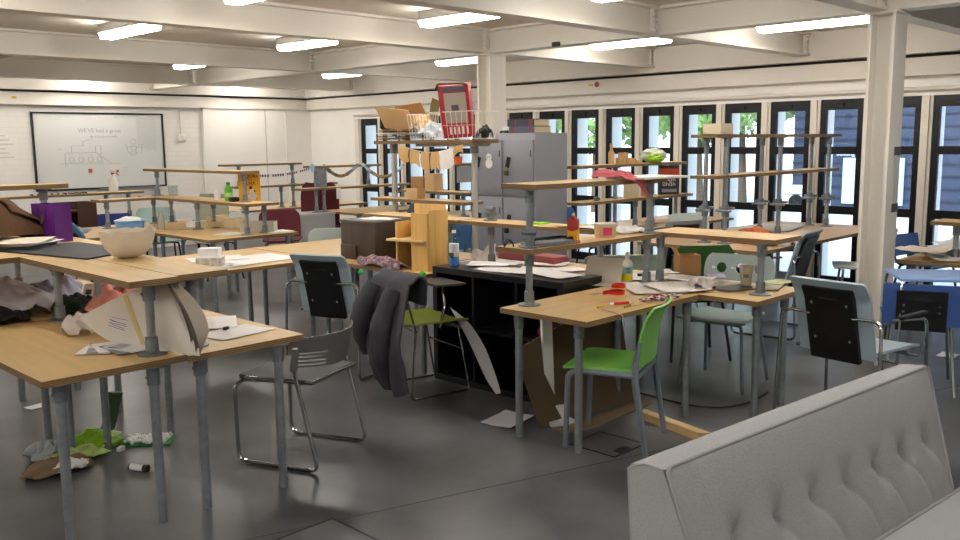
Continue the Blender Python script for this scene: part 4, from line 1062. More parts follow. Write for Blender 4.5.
# ------------------------------------------------------------------ whiteboard-side benches
o = thing('spray_bottle', 'white spray bottle with red trigger in front of the whiteboard', 'bottle', (4.72, 10.98, 1.04), 2.4)
obj('body', MB().lathe([(.05, 0), (.055, .01), (.055, .11), (.04, .16), (.018, .20), (.018, .215)], 20), PAPER, o)
obj('collar', MB().cyl((0, 0, .215), (0, 0, .235), .02, seg=14), mat('red_plastic', 'c02433', .4), o)
m = MB(); m.box(-.05, .03, -.013, .013, .235, .265, .005); h_ = obj('spray_head', m, PAPER, o)
m = MB(); m.box(-.075, -.05, -.01, .01, .24, .268); m.tube([(-.045, 0, .24), (-.055, 0, .215), (-.075, 0, .20)], .007, 6); obj('trigger', m, MATS['red_plastic'], h_)
random.seed(4)
for k in range(9):
    x = 3.75+.075*k
    p = tag(obj('marker_pen', MB().cyl((0, -.06, .009), (0, .05, .009), .009, seg=10).cyl((0, .05, .009), (0, .065, .009), .006, seg=8), BLACK), 'black marker pen in the row on the shelf before the whiteboard', 'pen', 'marker pens on the shelf'); p.location = (x, 10.97, 1.04); p.rotation_euler.z = random.uniform(-.3, .3)
o = thing('wooden_crate', 'dark brown slatted crate standing below the marker pens', 'crate', (3.95, 10.62, TZ-.2), 0)
o.location = (4.0, 10.45, 0)
m = MB()
for z in (.50, .68, .86): m.box(-.20, .20, -.14, .14, z, z+.02)
m.box(-.22, -.2, -.14, .14, 0, .97); m.box(.2, .22, -.14, .14, 0, .97); m.box(.0, .2, -.145, -.135, .45, .97)
obj('slats', m, mat('dark_brown_wood', '4a3020', .6), o); obj('back', MB().box(-.2, .2, .13, .14, .3, .97), MATS['dark_brown_wood'], o)
o = thing('tub', 'light blue plastic tub with white cloth on the bench left of the pale boxes', 'tub', (4.0, 9.2, TZ), .3)
o.location = (3.98, 8.93, TZ)
obj('tub_body', MB().lathe([(.12, 0), (.145, .12), (.155, .125), (.15, .13), (.135, .12), (.11, .01), (.0, .01)], 28), mat('blue_tub', '6fa0d0', .45), o); obj('cloth', MB().blob((0, 0, .12), (.13, .13, .045), .3, 5, 4), PAPER, o)
cloth('grey and white cloth bundle left of the blue tub', 'fabric', 'cloth', (3.45, 9.3, TZ), (.22, .12, .05), mat('grey_white_cloth', '8d8f99', .9, var=.4, scale=10), 31, .5)
# on the yellow-poster bench
o = thing('poster', 'yellow poster with black lettering and a small white figure on the shelf', 'poster', (4.86, 8.06, 1.03), math.radians(-52))
obj('board', MB().box(-.115, .115, -.003, .003, 0, .30), mat('poster_yellow', 'e0a410', .5), o)
for s, z, h, w in (('AQUA', .25, .05, 0), ('Y', .212, .03, 0), ('ALMA', .175, .05, 0)):
    text_mesh('lettering', s, h, mat('poster_ink', '3a2c12', .6), frame_matrix((0, -.0035, z), (1, 0, 0), (0, 0, 1)), o)
m = MB()
for x, z, r in ((.03, .09, .028), (.03, .06, .032), (.055, .05, .02), (.01, .04, .02), (.035, .03, .03), (-.01, .05, .012)): m.cyl((x, -.003, z), (x, -.005, z), r, seg=14)
obj('figure', m, PAPER, o); m = MB(); m.cyl((.015, -.003, .135), (.015, -.0055, .135), .016, seg=12); m.cyl((.055, -.003, .10), (.055, -.0055, .10), .01, seg=10); obj('figure_head', m, BLACK, o)
o = thing('bottle', 'bright green drink bottle on the shelf left of the yellow poster', 'bottle', (4.73, 8.25, 1.03))
obj('body', MB().lathe([(.04, 0), (.042, .01), (.042, .10), (.038, .13), (.018, .155), (.018, .17)], 18), mat('green_drink', '5fae1e', .3), o); obj('label', MB().lathe([(.0428, .04), (.0428, .085)], 18), mat('pale_green_label', 'b5d67a', .5), o); obj('cap', MB().cyl((0, 0, .17), (0, 0, .19), .02, seg=14), mat('green_cap', '2f7a24', .4), o)
o = thing('paper_cup', 'white paper cup left of the green drink bottle', 'cup', (4.74, 8.50, 1.03)); obj('cup', MB().lathe([(.028, 0), (.04, .10), (.043, .10), (.043, .105), (.037, .104), (.026, .004), (0, .004)], 18), PAPER, o)
o = thing('tape_box', 'small black box between green bottle and yellow poster', 'box', (4.70, 8.10, 1.03)); obj('box', MB().box(-.04, .04, -.04, .04, 0, .045, .004), BLACK, o)
o = thing('jar', 'empty clear glass jar on the bench shelf', 'jar', (4.78, 9.55, 1.03)); obj('glass', MB().lathe([(.05, 0), (.055, .01), (.055, .12), (.05, .122), (.048, .01), (0, .008)], 20), glass_mat('jar_glass', (.9, .93, .93, 1)), o)
o = thing('jar', 'small grey tin beside the glass jar on the shelf', 'tin', (4.70, 9.78, 1.03)); obj('tin', MB().lathe([(.03, 0), (.03, .09), (.028, .095), (0, .095)], 16), CAST, o)
PB = mat('cream_card', 'd9c79f', .7)
for k, (x, y, w, d, h, r) in enumerate(((4.98, 8.55, .22, .14, .10, .2), (4.80, 8.75, .20, .16, .07, -.1), (4.78, 8.98, .22, .18, .06, .3), (4.92, 8.85, .2, .12, .12, 0))):
    carton(('cream box with an open end, rightmost in the row behind the white bowl', 'flat cream box second in the row behind the white bowl', 'flat pale box with white lid, leftmost in the row behind the white bowl', 'taller cream box at the back of the row behind the white bowl')[k], (x, y, TZ), r, w, d, h, PB if k != 2 else PAPER, k == 0, group='pale boxes behind the bowl')
carton('cut-down pale carton on the bench, right of the pale boxes', (4.90, 7.98, TZ), -.75, .34, .2, .10, mat('pale_grey_card', 'c4bba9', .8), True)
paper('white sheet near the front of the yellow poster bench', 0, 0, TZ, .3, .21, .4, None, 'loose papers', .004, 11, world=(4.55, 7.95, 0))
paper('white sheet at the right end of the yellow poster bench', 0, 0, TZ, .30, .21, .1, None, 'loose papers', .004, 12, world=(5.0, 7.8, 0))
o = thing('glass_bottle', 'pale cloudy bottle standing at the back of the bench behind the bowl', 'bottle', (4.35, 9.0, TZ)); obj('glass', MB().lathe([(.035, 0), (.035, .12), (.02, .16), (.02, .19), (.017, .19), (0, .19)], 16), mat('cloudy_glass', 'a9a596', .25), o)
tag(obj('tub', MB().lathe([(.05, 0), (.06, .05), (.055, .05), (.045, .005), (0, .005)], 16), mat('teal_plastic', '3f8f86', .4)), 'small teal bowl by the pale boxes', 'bowl').location = (4.9, 9.25, TZ)
# pink balls on the floor
o = thing('ball', 'bright pink ball on the floor under the yellow poster bench', 'ball', at(273, 251, .05)); obj('ball', MB().blob((0, 0, 0), (.06, .06, .05), .1, 5, 1), mat('pink_ball', 'd3257f', .5), o)
o = thing('ball', 'smaller dark pink ball on the floor, right of the bright pink one', 'ball', at(283, 250, .03)); obj('ball', MB().blob((0, 0, 0), (.035, .035, .03), .1, 5, 2), mat('maroon_ball', '8a2440', .5), o)
# string of small paper letters
o = thing('bunting', 'string of tiny purple flags hung between far shelves', 'bunting', (0, 0, 0))
a, b = Vector((4.87, 7.95, 1.30)), Vector((6.6, 9.46, 1.31))
obj('string', MB().tube([a.lerp(b, k/10)-Vector((0, 0, .03*math.sin(PI*k/10))) for k in range(11)], .003, 5), mat('thin_string', 'c9c2c4', .7), o)
for k in range(24):
    if k % 6 == 5: continue
    p = a.lerp(b, (k+.5)/24)-Vector((0, 0, .03*math.sin(PI*(k+.5)/24)+.014)); m = MB(); m.obox(p, (.055, .003, .026), math.atan2(b.y-a.y, b.x-a.x))
    obj('paper_flag', m, mat('purple_flag', '6b4a76', .7), o)

# ------------------------------------------------------------------ grey drawer unit and around
o = thing('drawer_unit', 'grey metal drawer unit standing in front of the maroon office chair', 'drawer unit', (6.62, 9.62, 0))
obj('body', MB().box(-.19, .29, -.21, .21, 0, .70, .006), mat('light_grey_metal', '9c9b9a', .45), o); obj('top', MB().box(-.20, .30, -.22, .22, .70, .72, .004), mat('light_grey_top', 'b2b0ad', .45), o)
for k in range(3):
    d = obj('drawer', MB().box(-.202, -.19, -.19, .19, .05+k*.215, .25+k*.215, .003), MATS['light_grey_metal'], o); obj('handle', MB().box(-.212, -.202, -.06, .06, .2+k*.215, .215+k*.215), STEEL, d)
o = thing('fabric_wrap', 'grey patterned fabric hung between two shelf posts, blue ribbon at its top', 'cloth', (6.73, 9.45, 1.06))
obj('cloth', MB().sheet(lambda u, v: ((u-.5)*.2, .012*math.sin(u*9), .0+v*.235), 10, 6, .004), mat('grey_pattern_cloth', '84858a', .85, var=.35, scale=30), o)
obj('ribbon', MB().blob((-.12, 0, .24), (.03, .02, .05), .5, 6, 2), mat('pale_blue_ribbon', '9fc9dd', .7), o)
# garlands
def garland(label, a, b, sag, cols, r=.03):
    a, b = Vector(a), Vector(b); o = thing('garland', label, 'garland', a)
    d = b-a
    def pt(u): return d*u-Vector((0, 0, sag*math.sin(PI*u)))
    for k, c in enumerate(cols):
        u0, u1 = k/len(cols), (k+1)/len(cols)
        P_ = [pt(lerp(u0, u1, q/8)) for q in range(9)]
        obj('segment', MB().tube(P_, [r*(.75+.35*noise.noise(Vector((q*.9, k*3, 1)))) for q in range(9)], 8), c, o)
    return o
TW = mat('twisted_paper', '8e7a5f', .85, var=.3, scale=25); MU = mat('multicolour_paper', '9fb7c4', .8, var=.9, scale=18)
G1_, G2_, G3_ = atx(323, 165, 7.0), atx(358, 164, 7.3), atx(404, 165, 7.6)
garland('brown and patterned paper garland, left half of the far pair', G1_, G2_, .15, [TW, TW, TW, MU])
garland('brown paper garland ending in blue scraps, right half of the far pair', G2_+Vector((.03, -.05, 0)), G3_, .16, [MU, TW, TW, TW, MU])
o = thing('tag', 'white paper tag hanging from the far shelf by the maroon chair', 'tag', (7.0, 9.44, .89)); obj('tag', MB().box(-.035, .035, -.003, .003, 0, .14), PAPER, o)
# cardboard on clothes line under the junk shelf
o = thing('clothes_line', 'line of tan paper cut-outs pegged below the tall junk shelf', 'garland', (4.98, 5.6, 1.5))
KR = mat('tan_card', 'cfa873', .8, var=.06, scale=6)
def ln(u): return Vector((-.03, .22-.80*u, .09-.07*math.sin(PI*u)))
obj('cord', MB().tube([ln(k/16) for k in range(17)], .003, 5), mat('thin_string', 'c9c2c4'), o)
for k, (u0, u1, h, tilt) in enumerate(((.02, .18, .11, .05), (.20, .35, .13, -.03), (.37, .50, .13, .0), (.52, .66, .15, .02), (.62, .86, .14, -.02), (.86, .99, .07, .05))):
    a = ln(u0); b = ln(u1)
    obj('card', MB().sheet(lambda u, v: a.lerp(b, u)+Vector((-.004-.02*v*tilt-.01*math.sin(PI*v), 0, -h*v+.02*math.sin(u*PI)*(1 if k % 2 else -1)*v)), 5, 5, .003), PAPER if k == 4 else KR, o)
# stuff on the junk shelf
for k in range(7):
    z = 1.621+.013*k
    t = MB(); w = .34+.03*(k % 3)
    t.sheet(lambda u, v: ((u-.5)*.28, (v-.5)*w, .006+.006*noise.noise(Vector((u*3, v*3, k)))), 6, 6, .006)
    q = obj('cardboard_sheet', t, [DKCARD, CARD, BLACK, CARD2, PAPER, DKCARD, CARD][k]); q.location = (5.12, 5.98-.02*(k % 4), z+.004); q.rotation_euler.z = .12*math.sin(k*2.1)
    tag(q, ['dark board at the bottom of the cardboard stack', 'brown cardboard second from the bottom of the stack', 'black board in the lower middle of the cardboard stack', 'tan board in the middle of the cardboard stack', 'white card sticking out of the cardboard stack', 'dark brown board near the top of the stack', 'brown board just below the big tilted piece'][k], 'cardboard', 'cardboard stack on the tall shelf')
q = obj('cardboard_sheet', MB().obox((0, 0, 0), (.006, .40, .22)), CARD2); q.location = (5.03, 5.93, 1.80); q.rotation_euler = (.12, -.62, 0); tag(q, 'large pale cardboard piece tilted on top of the junk shelf', 'cardboard')
q = obj('cardboard_sheet', MB().obox((0, 0, 0), (.006, .30, .2)), CARD); q.location = (5.14, 5.85, 1.835); q.rotation_euler = (-.1, -.5, .2); tag(q, 'brown cardboard piece behind the large pale one', 'cardboard')
q = obj('cardboard_sheet', MB().obox((0, 0, 0), (.006, .20, .18)), BLACK); q.location = (5.10, 6.12, 1.76); q.rotation_euler = (.5, -.45, 0); tag(q, 'black board leaning at the left end of the junk shelf', 'board')
q = obj('cardboard_sheet', MB().obox((0, 0, 0), (.006, .10, .2)), mat('olive_card', '6b5f35', .8)); q.location = (5.15, 5.58, 1.86); q.rotation_euler = (.3, 0, 0); tag(q, 'olive brown card stuck upright left of the red folder box', 'cardboard')
cloth('crumpled tan paper behind the tilted cardboard', 'paper_scrap', 'paper', (5.14, 5.70, 1.70), (.09, .10, .10), CARD2, 41, .5)
WIRE = mat('white_wire', 'e2ded6', .4)
def basket(label, y0, y1, z0, z1, x0=4.99, x1=5.24, flare=.03):
    o = thing('wire_basket', label, 'basket', ((x0+x1)/2, (y0+y1)/2, z0), 0, 'wire baskets'); w = (x1-x0)/2; d = (y1-y0)/2; h = z1-z0
    def rect(z, f): return [(-w-f, -d-f, z), (w+f, -d-f, z), (w+f, d+f, z), (-w-f, d+f, z)]
    obj('rim', MB().tube(rect(h, flare), .004, 6, closed=True), WIRE, o)
    m = MB(); m.tube(rect(.004, 0), .0025, 5, closed=True); m.tube(rect(h*.5, flare*.5), .002, 5, closed=True)
    for k in range(9):
        t_ = -1+2*k/8
        for s in (-1, 1): m.tube([(t_*w, s*d, .004), (t_*(w+flare), s*(d+flare), h)], .002, 4); m.tube([(s*w, t_*d, .004), (s*(w+flare), t_*(d+flare), h)], .002, 4)
        m.tube([(t_*w, -d, .004), (t_*w, d, .004)], .002, 4); m.tube([(-w, t_*d, .004), (w, t_*d, .004)], .002, 4)
    obj('mesh', m, WIRE, o); return o
basket('white wire basket holding the red folder box on the tall shelf', 4.97, 5.40, 1.625, 1.84)
basket('white wire basket of scraps left of the red folder box', 5.43, 5.70, 1.625, 1.83, flare=.02)
RED = mat('red_card', 'a81f2a', .45)
o = thing('folder_box', 'red box file with grey front panel leaning in the wire basket', 'box', (5.10, 5.22, 1.645), 0)
o.rotation_euler = (-.05, -.20, .55)
obj('box', MB().box(-.05, .06, -.12, .13, 0, .42, .006), RED, o); obj('front_panel', MB().box(-.056, -.05, -.095, .085, .12, .36), mat('warm_grey_panel', 'a59a90', .6), o)
obj('label', MB().box(-.058, -.056, -.03, .03, .22, .265), mat('dark_label', '4a4a55', .6), o); obj('rim', MB().tube([(-.06, -.12, .40), (-.06, -.10, .43), (-.06, .12, .44), (-.06, .14, .40)], .010, 6, fillet=.02), mat('brown_rim', '5c3a2a', .6), o)
obj('strip', MB().box(-.057, -.05, -.09, .08, .37, .41), mat('dark_mesh', '55505f', .6), o)
t_ = text_mesh('lettering', 'SPORT', .05, PAPER, frame_matrix((-.058, .0, .06), (0, -1, 0), (0, 0, 1)), o) if False else None
m = MB()
for k in range(5): m.box(-.053, -.05, -.09+k*.035, -.075+k*.035, .03, .09)
obj('white_marks', m, PAPER, o)
cloth('black strap bundle at the right end of the junk shelf', 'strap', 'strap', (5.1, 4.94, 1.625), (.05, .06, .08), BLACK, 43, .5)
cloth('white and blue scrap bundle in the left wire basket', 'fabric', 'cloth', (5.1, 5.56, 1.635), (.10, .1, .08), mat('white_blue_scraps', 'b9c4cf', .8, var=.4, scale=20), 45, .5)
# ------------------------------------------------------------------ bookcase-side table things
o = thing('storage_crate', 'dark brown wooden crate beside the pine box', 'crate', (4.31, 5.40, TZ), 0)
DW_ = wood('dark_stained_wood', '3c2f22', 'z', .2)
obj('body', MB().box(-.15, .16, -.22, .20, 0, .28, .004), DW_, o); obj('lid', MB().box(-.16, .17, -.23, .21, .28, .30, .003), mat('crate_lid', '4d463d', .5), o); obj('front_block', MB().box(-.165, -.15, .0, .19, 0, .11, .004), DW_, o)
paper('white papers on the lid of the dark brown crate', 0, 0, TZ+.30, .21, .28, .3, None, 'loose papers', .006, 14, world=(4.36, 5.34, 0))
o = thing('paper_bag', 'crumpled brown paper bag between crate and pine box', 'bag', (4.40, 5.0, TZ), .2)
m = MB(); m.sheet(lambda u, v: (.075*math.cos(2*PI*u)*(1-.3*v)+.01*noise.noise(Vector((u*8, v*4, 1))), .10*math.sin(2*PI*u)*(1-.1*v)+.012*noise.noise(Vector((u*7, v*5, 4))), .26*v), 28, 12, .004); obj('bag_body', m, mat('kraft_bag', '8a6f55', .85), o, 60)
PINE = [PLANKZ, PLANKZ]
o = thing('pine_box', 'small open pine shelf box stood on end on the little table', 'box', (4.17, 4.62, TZ), math.radians(-18))
W_, D_, H_ = .44, .20, .46   # wide in local y
obj('side_panel', MB().box(-.10, .10, -.115, -.10, 0, .42, .002), PLANKZ, o)
obj('side_panel', MB().box(-.10, .10, .19, .205, 0, .33, .002), PLANKZ, o)
obj('back_panel', MB().box(.085, .10, -.10, .19, 0, .45, .002), PLANKZ, o)
obj('shelf', MB().box(-.16, .085, -.10, .24, .20, .215, .002), PLANKY, o)
obj('divider', MB().box(-.06, .085, .03, .045, .215, .37, .002), PLANKZ, o)
m = MB(); m.obox((-.108, -.035, .2), (.014, .15, .40)); m.obox((-.118, -.035, .19), (.008, .15, .02)); obj('door', m, PLANKZ, o)
o.rotation_euler.z = math.radians(6)
SCARF = mat('plum_pattern_scarf', '8a7078', .9, var=.75, scale=45)
cloth('plum and cream patterned scarf bunched on the little table', 'scarf', 'scarf', (4.03, 4.95, TZ), (.07, .22, .055), SCARF, 51, .4)
# dark coat over the olive chair
COATM = mat('charcoal_cloth', '45454d', .9, var=.08, scale=30)
o = thing('coat', 'charcoal coat draped over the back of the olive tablet chair', 'coat', (3.795, 4.26, 0), H(1, -.22))
def drape(u, v):
    # over the backrest: short front fall, long back fall ending in a low point
    fold = .018*math.sin(u*13+3*v)+.014*math.sin(u*24+1.3)*v+.035*noise.noise(Vector((u*3.5, v*3.5, 3)))
    wid = .44+.14*min(1, max(0, (v-.25)/.35))
    x = (u-.5)*wid+.10+.05*math.sin(PI*v)
    if v < .18: return x+.02, -.17+fold*.3, lerp(.62, .775, v/.18)
    if v < .26: k = (v-.18)/.08; return x+.02, lerp(-.17, -.27, k), .775+.03*math.sin(PI*k)
    k = (v-.26)/.74
    hem = .09+.50*max(0, .45-u)**1.1+.25*max(0, u-.85)
    return x-.04*k+.10*k*k, -.28-.10*math.sin(PI*k*.8)-fold*(.4+k)-.02*k, lerp(.775, hem, k)
m = MB(); m.sheet(drape, 44, 54, .012); obj('cloth', m, COATM, o, 60)
m = MB()
def slv(k): return Vector((.03-.10*k+.02*math.sin(k*3), -.36-.08*math.sin(PI*k), lerp(.74, .30, k)))
m.tube([slv(k/12) for k in range(13)], [.045+.02*math.sin(k*.26)+.006*math.sin(k*2.2) for k in range(13)], 14); obj('sleeve', m, COATM, o, 60)
m = MB()
def slv2(k): return Vector((.24-.02*k, -.33-.10*math.sin(PI*k), lerp(.72, .12, k)))
m.tube([slv2(k/12) for k in range(13)], [.05+.015*math.sin(k*.26)+.006*math.sin(k*1.9) for k in range(13)], 14); obj('sleeve', m, COATM, o, 60)
GRB = mat('green_trim', '2fb04a', .5)
o = thing('strap', 'vivid green strap end poking out left of the charcoal coat', 'strap', at(361, 272, .70)+Vector((.0, .0, 0))); obj('strap', MB().blob((0, 0, 0), (.014, .025, .018), .4, 4, 1), GRB, o)
o = thing('strap', 'vivid green strap end poking out right of the charcoal coat', 'strap', (3.93, 4.395, .735)); obj('strap', MB().blob((0, 0, 0), (.012, .025, .016), .4, 4, 2), GRB, o)
# ------------------------------------------------------------------ main bench and neighbours
o = thing('water_bottle', 'clear water bottle with blue base on the black bookcase corner', 'bottle', (4.13, 4.30, .775))
CLR = glass_mat('clear_bottle', (.86, .9, .93, 1))
obj('body', MB().lathe([(.032, .055), (.032, .13), (.030, .15), (.033, .17), (.028, .19), (.012, .21), (.012, .222)], 18), CLR, o)
obj('blue_base', MB().lathe([(.026, 0), (.033, .006), (.033, .055), (0, .055)], 18), mat('blue_liquid', '3b7fc4', .2), o); obj('label', MB().lathe([(.0328, .09), (.0328, .15)], 18), mat('milky_label', 'c3ccd6', .5), o)
obj('cap', MB().cyl((0, 0, .222), (0, 0, .24), .014, seg=14), PAPER, o)
for k, (x, y, w, h, r, lab) in enumerate(((4.18, 3.92, .21, .30, .1, 'white sheet in the middle of the black bookcase top'), (4.25, 3.70, .30, .21, .5, 'white sheet in front of the curled card on the bookcase top'), (4.22, 3.48, .21, .30, -.2, 'white sheet under the bench post on the bookcase top'), (4.28, 4.12, .21, .28, .6, 'white sheet by the torn paper peak on the bookcase top'))):
    paper(lab, 0, 0, .775, w, h, r, None, 'papers on the bookcase', .008, k+60, world=(x, y, 0), dz=.002*k)
for k, (x, y, w, h, r, lab) in enumerate(((4.75, 4.45, .30, .42, .1, 'wide white sheet behind the bookcase near the first shelf post'), (4.85, 4.1, .21, .30, .4, 'white sheet behind the bookcase near the second shelf post'), (4.7, 3.8, .30, .21, -.3, 'white sheet between the bookcase and the curled card'))):
    paper(lab, 0, 0, TZ, w, h, r, None, 'papers behind the bookcase', .012, k+70, world=(x, y, 0), dz=.002*k)
o = thing('paper_peak', 'torn white paper standing in a peak behind the bookcase', 'paper', (4.66, 4.52, TZ))
obj('sheet', MB().sheet(lambda u, v: ((u-.5)*.06+.03*v, (.5-u)*.16*(1-v*.9)-.04*v, .002+.14*v), 6, 6, .0015), PAPER, o)
o = thing('paper_ball', 'crumpled white paper ball behind the bookcase', 'paper', (4.68, 4.62, TZ)); obj('ball', MB().blob((0, 0, .045), (.05, .05, .045), .4, 6, 7), PAPER, o)
o = thing('folder', 'dull red folder lying along the back of the bookcase bench', 'folder', (4.95, 4.32, TZ)); obj('cover', MB().obox((0, 0, .03), (.16, .55, .05), bevel=.004), mat('dull_red_card', '9a4a4e', .6), o)
# curled grey card
o = thing('curled_card', 'grey card sheet curled up on the back of the main bench', 'card', at(602, 283, TZ), math.radians(200))
m = MB()
def cc(u, v):
    a = lerp(-.2, 2.3, u); r = .085
    return -.02+r*1.4*math.sin(a)*(1 if a < 9 else 1)-.05*max(0, u-.6), (v-.5)*.22, .006+r*.8*(1-math.cos(a))*.95
m.sheet(lambda u, v: (lerp(.15, -.10, u)-.05*math.sin(PI*u)+.05*max(0, u-.7), (v-.5)*.24, .006+.15*(1-math.cos(u*PI*.75))/1.7-.03*max(0, u-.8)*5*max(0,u-.8)), 16, 4, .002)
obj('card', m, mat('warm_grey_card', 'aba297', .7), o)
o = thing('hand_tool', 'black handled tool under the curled grey card', 'tool', at(609, 277, TZ)+Vector((.03, .05, 0)), .4)
obj('body', MB().blob((0, 0, .025), (.10, .035, .025), .15, 4, 3), BLACK, o); obj('base_plate', MB().box(-.12, .14, -.04, .04, 0, .006), mat('grey_plastic', 'a7abb2', .4), o)
o = thing('glue_bottle', 'white glue bottle with blue and yellow label on the main bench', 'bottle', at(627, 282, TZ))
obj('body', MB().lathe([(.032, 0), (.034, .006), (.034, .115), (.026, .135), (.013, .145), (.013, .155)], 20), mat('milky_plastic', 'd9d7d0', .35), o)
obj('label', MB().lathe([(.0345, .055), (.0345, .10)], 20), mat('teal_label', '86b8c4', .5), o); obj('label_band', MB().lathe([(.0346, .012), (.0346, .055)], 20), mat('yellow_label', 'd8cf12', .5), o)
for k in range(4): obj('print_line', MB().obox((-.0255, -.0245, .065+.009*k), (.030-.004*(k % 2), .001, .004), math.radians(-46)), mat('dark_letters', '2c4a5a', .6), o)
obj('nozzle', MB().lathe([(.015, .155), (.013, .175), (.01, .19), (0, .19)], 16), PAPER, o)
o = thing('round_cap', 'black lens-like cap beside the glue bottle', 'cap', at(640, 278, TZ), 0); obj('cap', MB().cyl((0, 0, 0), (0, 0, .03), .018, seg=16), BLACK, o)
o = thing('tape_roll', 'two loops of vivid red tape on the main bench', 'tape', at(617, 294, TZ), -.5)
obj('loop', MB().lathe([(.040, 0), (.045, 0), (.045, .022), (.040, .022), (.040, 0)], 24), mat('red_tape', 'd2261e', .4), o)
obj('loop', MB().lathe([(.036, 0), (.041, 0), (.041, .02), (.036, .02), (.036, 0)], 24, (.02, .02, .035)), MATS['red_tape'], o)
obj('tail', MB().sheet(lambda u, v: (-.03-.06*u, .03-.03*u, .001+.022*v), 4, 1, .001), MATS['red_tape'], o)
# drawn sheets of the main bench
SK = mat('sketch_paper', 'dcd8d0', .75, var=.12, scale=35)
for k, (px, py, w, h, r, lab) in enumerate(((652, 289, .30, .42, -.75, 'large sketched sheet left of the seam on the main bench'), (676, 289, .30, .36, -.6, 'large sketched sheet at the front edge of the main bench, right part'), (640, 279, .21, .30, -.9, 'white sheet behind the glue bottle'), (688, 281, .21, .30, .2, 'white sheet draped over the seam near the cardboard box'), (700, 284, .15, .21, -.4, 'small white sheet on the corner by the paper cup'), (660, 276, .21, .15, -.5, 'white sheet before the brown cardboard box'))):
    paper(lab, px, py, TZ, w, h, r, SK if k < 2 else None, 'sheets on the main bench', .012, k+80, dz=.003*k)
MESS = mat('newsprint_scraps', 'b9b7a4', .7, var=.5, scale=12)
for k, (px, py, w, h, r, lab, mm) in enumerate(((722, 284, .26, .2, .2, 'newsprint sheet left of the paper cup', MESS), (735, 289, .25, .16, -.3, 'dark magazine under the paper cup', mat('dark_magazine', '33352f', .5)), (768, 288, .22, .15, .3, 'printed sheet right of the paper cup', MESS), (778, 284, .2, .14, -.2, 'pale green folded leaflet by the bench corner', mat('pale_leaflet', 'b4b886', .6)), (716, 278, .16, .11, .6, 'lilac scrap behind the newsprint', mat('lilac_scrap', '9a8fb5', .7)))):
    paper(lab, px, py, TZ, w, h, r, mm, 'sheets by the paper cup', .005, k+90, dz=.003*k)
cloth('crumpled clear wrapping by the seam of the two benches', 'plastic_film', 'wrapper', at(703, 288, TZ), (.05, .07, .035), mat('clear_plastic', 'cfc4c0', .3), 61, .6)
o = thing('paper_cup', 'beige paper cup on the bench corner by the post', 'cup', at(746, 285, TZ+.01)); obj('cup', MB().lathe([(.030, 0), (.043, .115), (.046, .115), (.046, .121), (.040, .12), (.028, .005), (0, .005)], 22), mat('beige_cup', 'c9bba4', .6), o)
obj('lettering', MB().obox((-.034, -.016, .06), (.002, .03, .022), .45), mat('cup_print', '8d8068', .7), o)
# bunting of union flags and bits
o = thing('bunting', 'heap of tiny red white and blue bunting by the green chair back', 'bunting', at(662, 300, TZ), -.2)
random.seed(12)
FM = (('red_flag', mat('flag_red', 'b8293a', .6)), ('blue_flag', mat('flag_blue', '32408f', .6)), ('white_flag', PAPER))
for k in range(66):
    x = random.uniform(-.14, .14); y = random.gauss(0, .022); z = random.uniform(.006, .028); m = MB()
    m.obox((x, y, z), (.020, .013, .002), random.uniform(0, 3), random.uniform(-.5, .5), random.uniform(-.5, .5)); obj(FM[k % 3][0], m, FM[k % 3][1], o)
e = at(607, 310, TZ); e2 = at(620, 316, TZ)
o = thing('ribbon', 'striped red white and blue ribbon hanging over the bench edge', 'ribbon', (e.x, e.y, TZ))
d = e2-e; d.z = 0
m = MB()
path = [Vector((-.02, .02, .003)), Vector((d.x*.5, d.y*.5, .004)), Vector((d.x+.012, 2.592-e.y, .003)), Vector((d.x+.02, 2.586-e.y, -.03)), Vector((d.x+.02, 2.585-e.y, -.12))]
pp = fil(path, .02)
def rib(u, v):
    q = u*(len(pp)-1); i = min(int(q), len(pp)-2); p = pp[i].lerp(pp[i+1], q-i); return p+Vector((.7, .3, 0))*(v-.5)*.024
def stripe():
    m_ = bpy.data.materials.new('striped_ribbon'); m_.use_nodes = True; nt = m_.node_tree; N = nt.nodes; L = nt.links
    tc = N.new('ShaderNodeTexCoord'); wv = N.new('ShaderNodeTexWave'); wv.inputs['Scale'].default_value = 30; rp = N.new('ShaderNodeValToRGB'); rp.color_ramp.interpolation = 'CONSTANT'
    rp.color_ramp.elements[0].color = lin('b8293a'); rp.color_ramp.elements[1].color = lin('3a4494'); rp.color_ramp.elements[1].position = .66
    x = rp.color_ramp.elements.new(.33); x.color = lin('dcdada')
    L.new(tc.outputs['Object'], wv.inputs['Vector']); L.new(wv.outputs['Fac'], rp.inputs['Fac']); L.new(rp.outputs['Color'], N['Principled BSDF'].inputs['Base Color']); return m_
m.sheet(rib, 24, 2, .001); obj('ribbon', m, stripe(), o)
o = thing('glue_stick', 'red and white glue pen lying at the front of the main bench', 'pen', at(622, 303, TZ+.008), -.5)
obj('barrel', MB().cyl((-.05, 0, 0), (.04, 0, 0), .008, seg=10), MATS['red_tape'], o); obj('tip', MB().cyl((.04, 0, 0), (.07, 0, 0), .007, .003, 10).cyl((-.075, 0, 0), (-.05, 0, 0), .008, seg=10), PAPER, o)
tag(obj('pencil', MB().cyl((-.04, 0, .005), (.03, .01, .005), .005, seg=8), mat('brown_pencil', '8a6234', .6)), 'short brown pencil below the red glue pen', 'pencil').location = at(629, 307, TZ)
tag(obj('pencil', MB().cyl((-.025, 0, .005), (.03, .0, .005), .005, seg=8), mat('yellow_pencil', 'c9a818', .5)), 'short yellow pencil at the start of the striped ribbon', 'pencil').location = at(600, 308, TZ)
tag(obj('sticky_tape', MB().box(-.04, .04, -.02, .02, 0, .001), mat('grey_tape', '8a8478', .5)), 'grey strip of tape stuck to the main bench top', 'tape').location = at(596, 294, TZ)
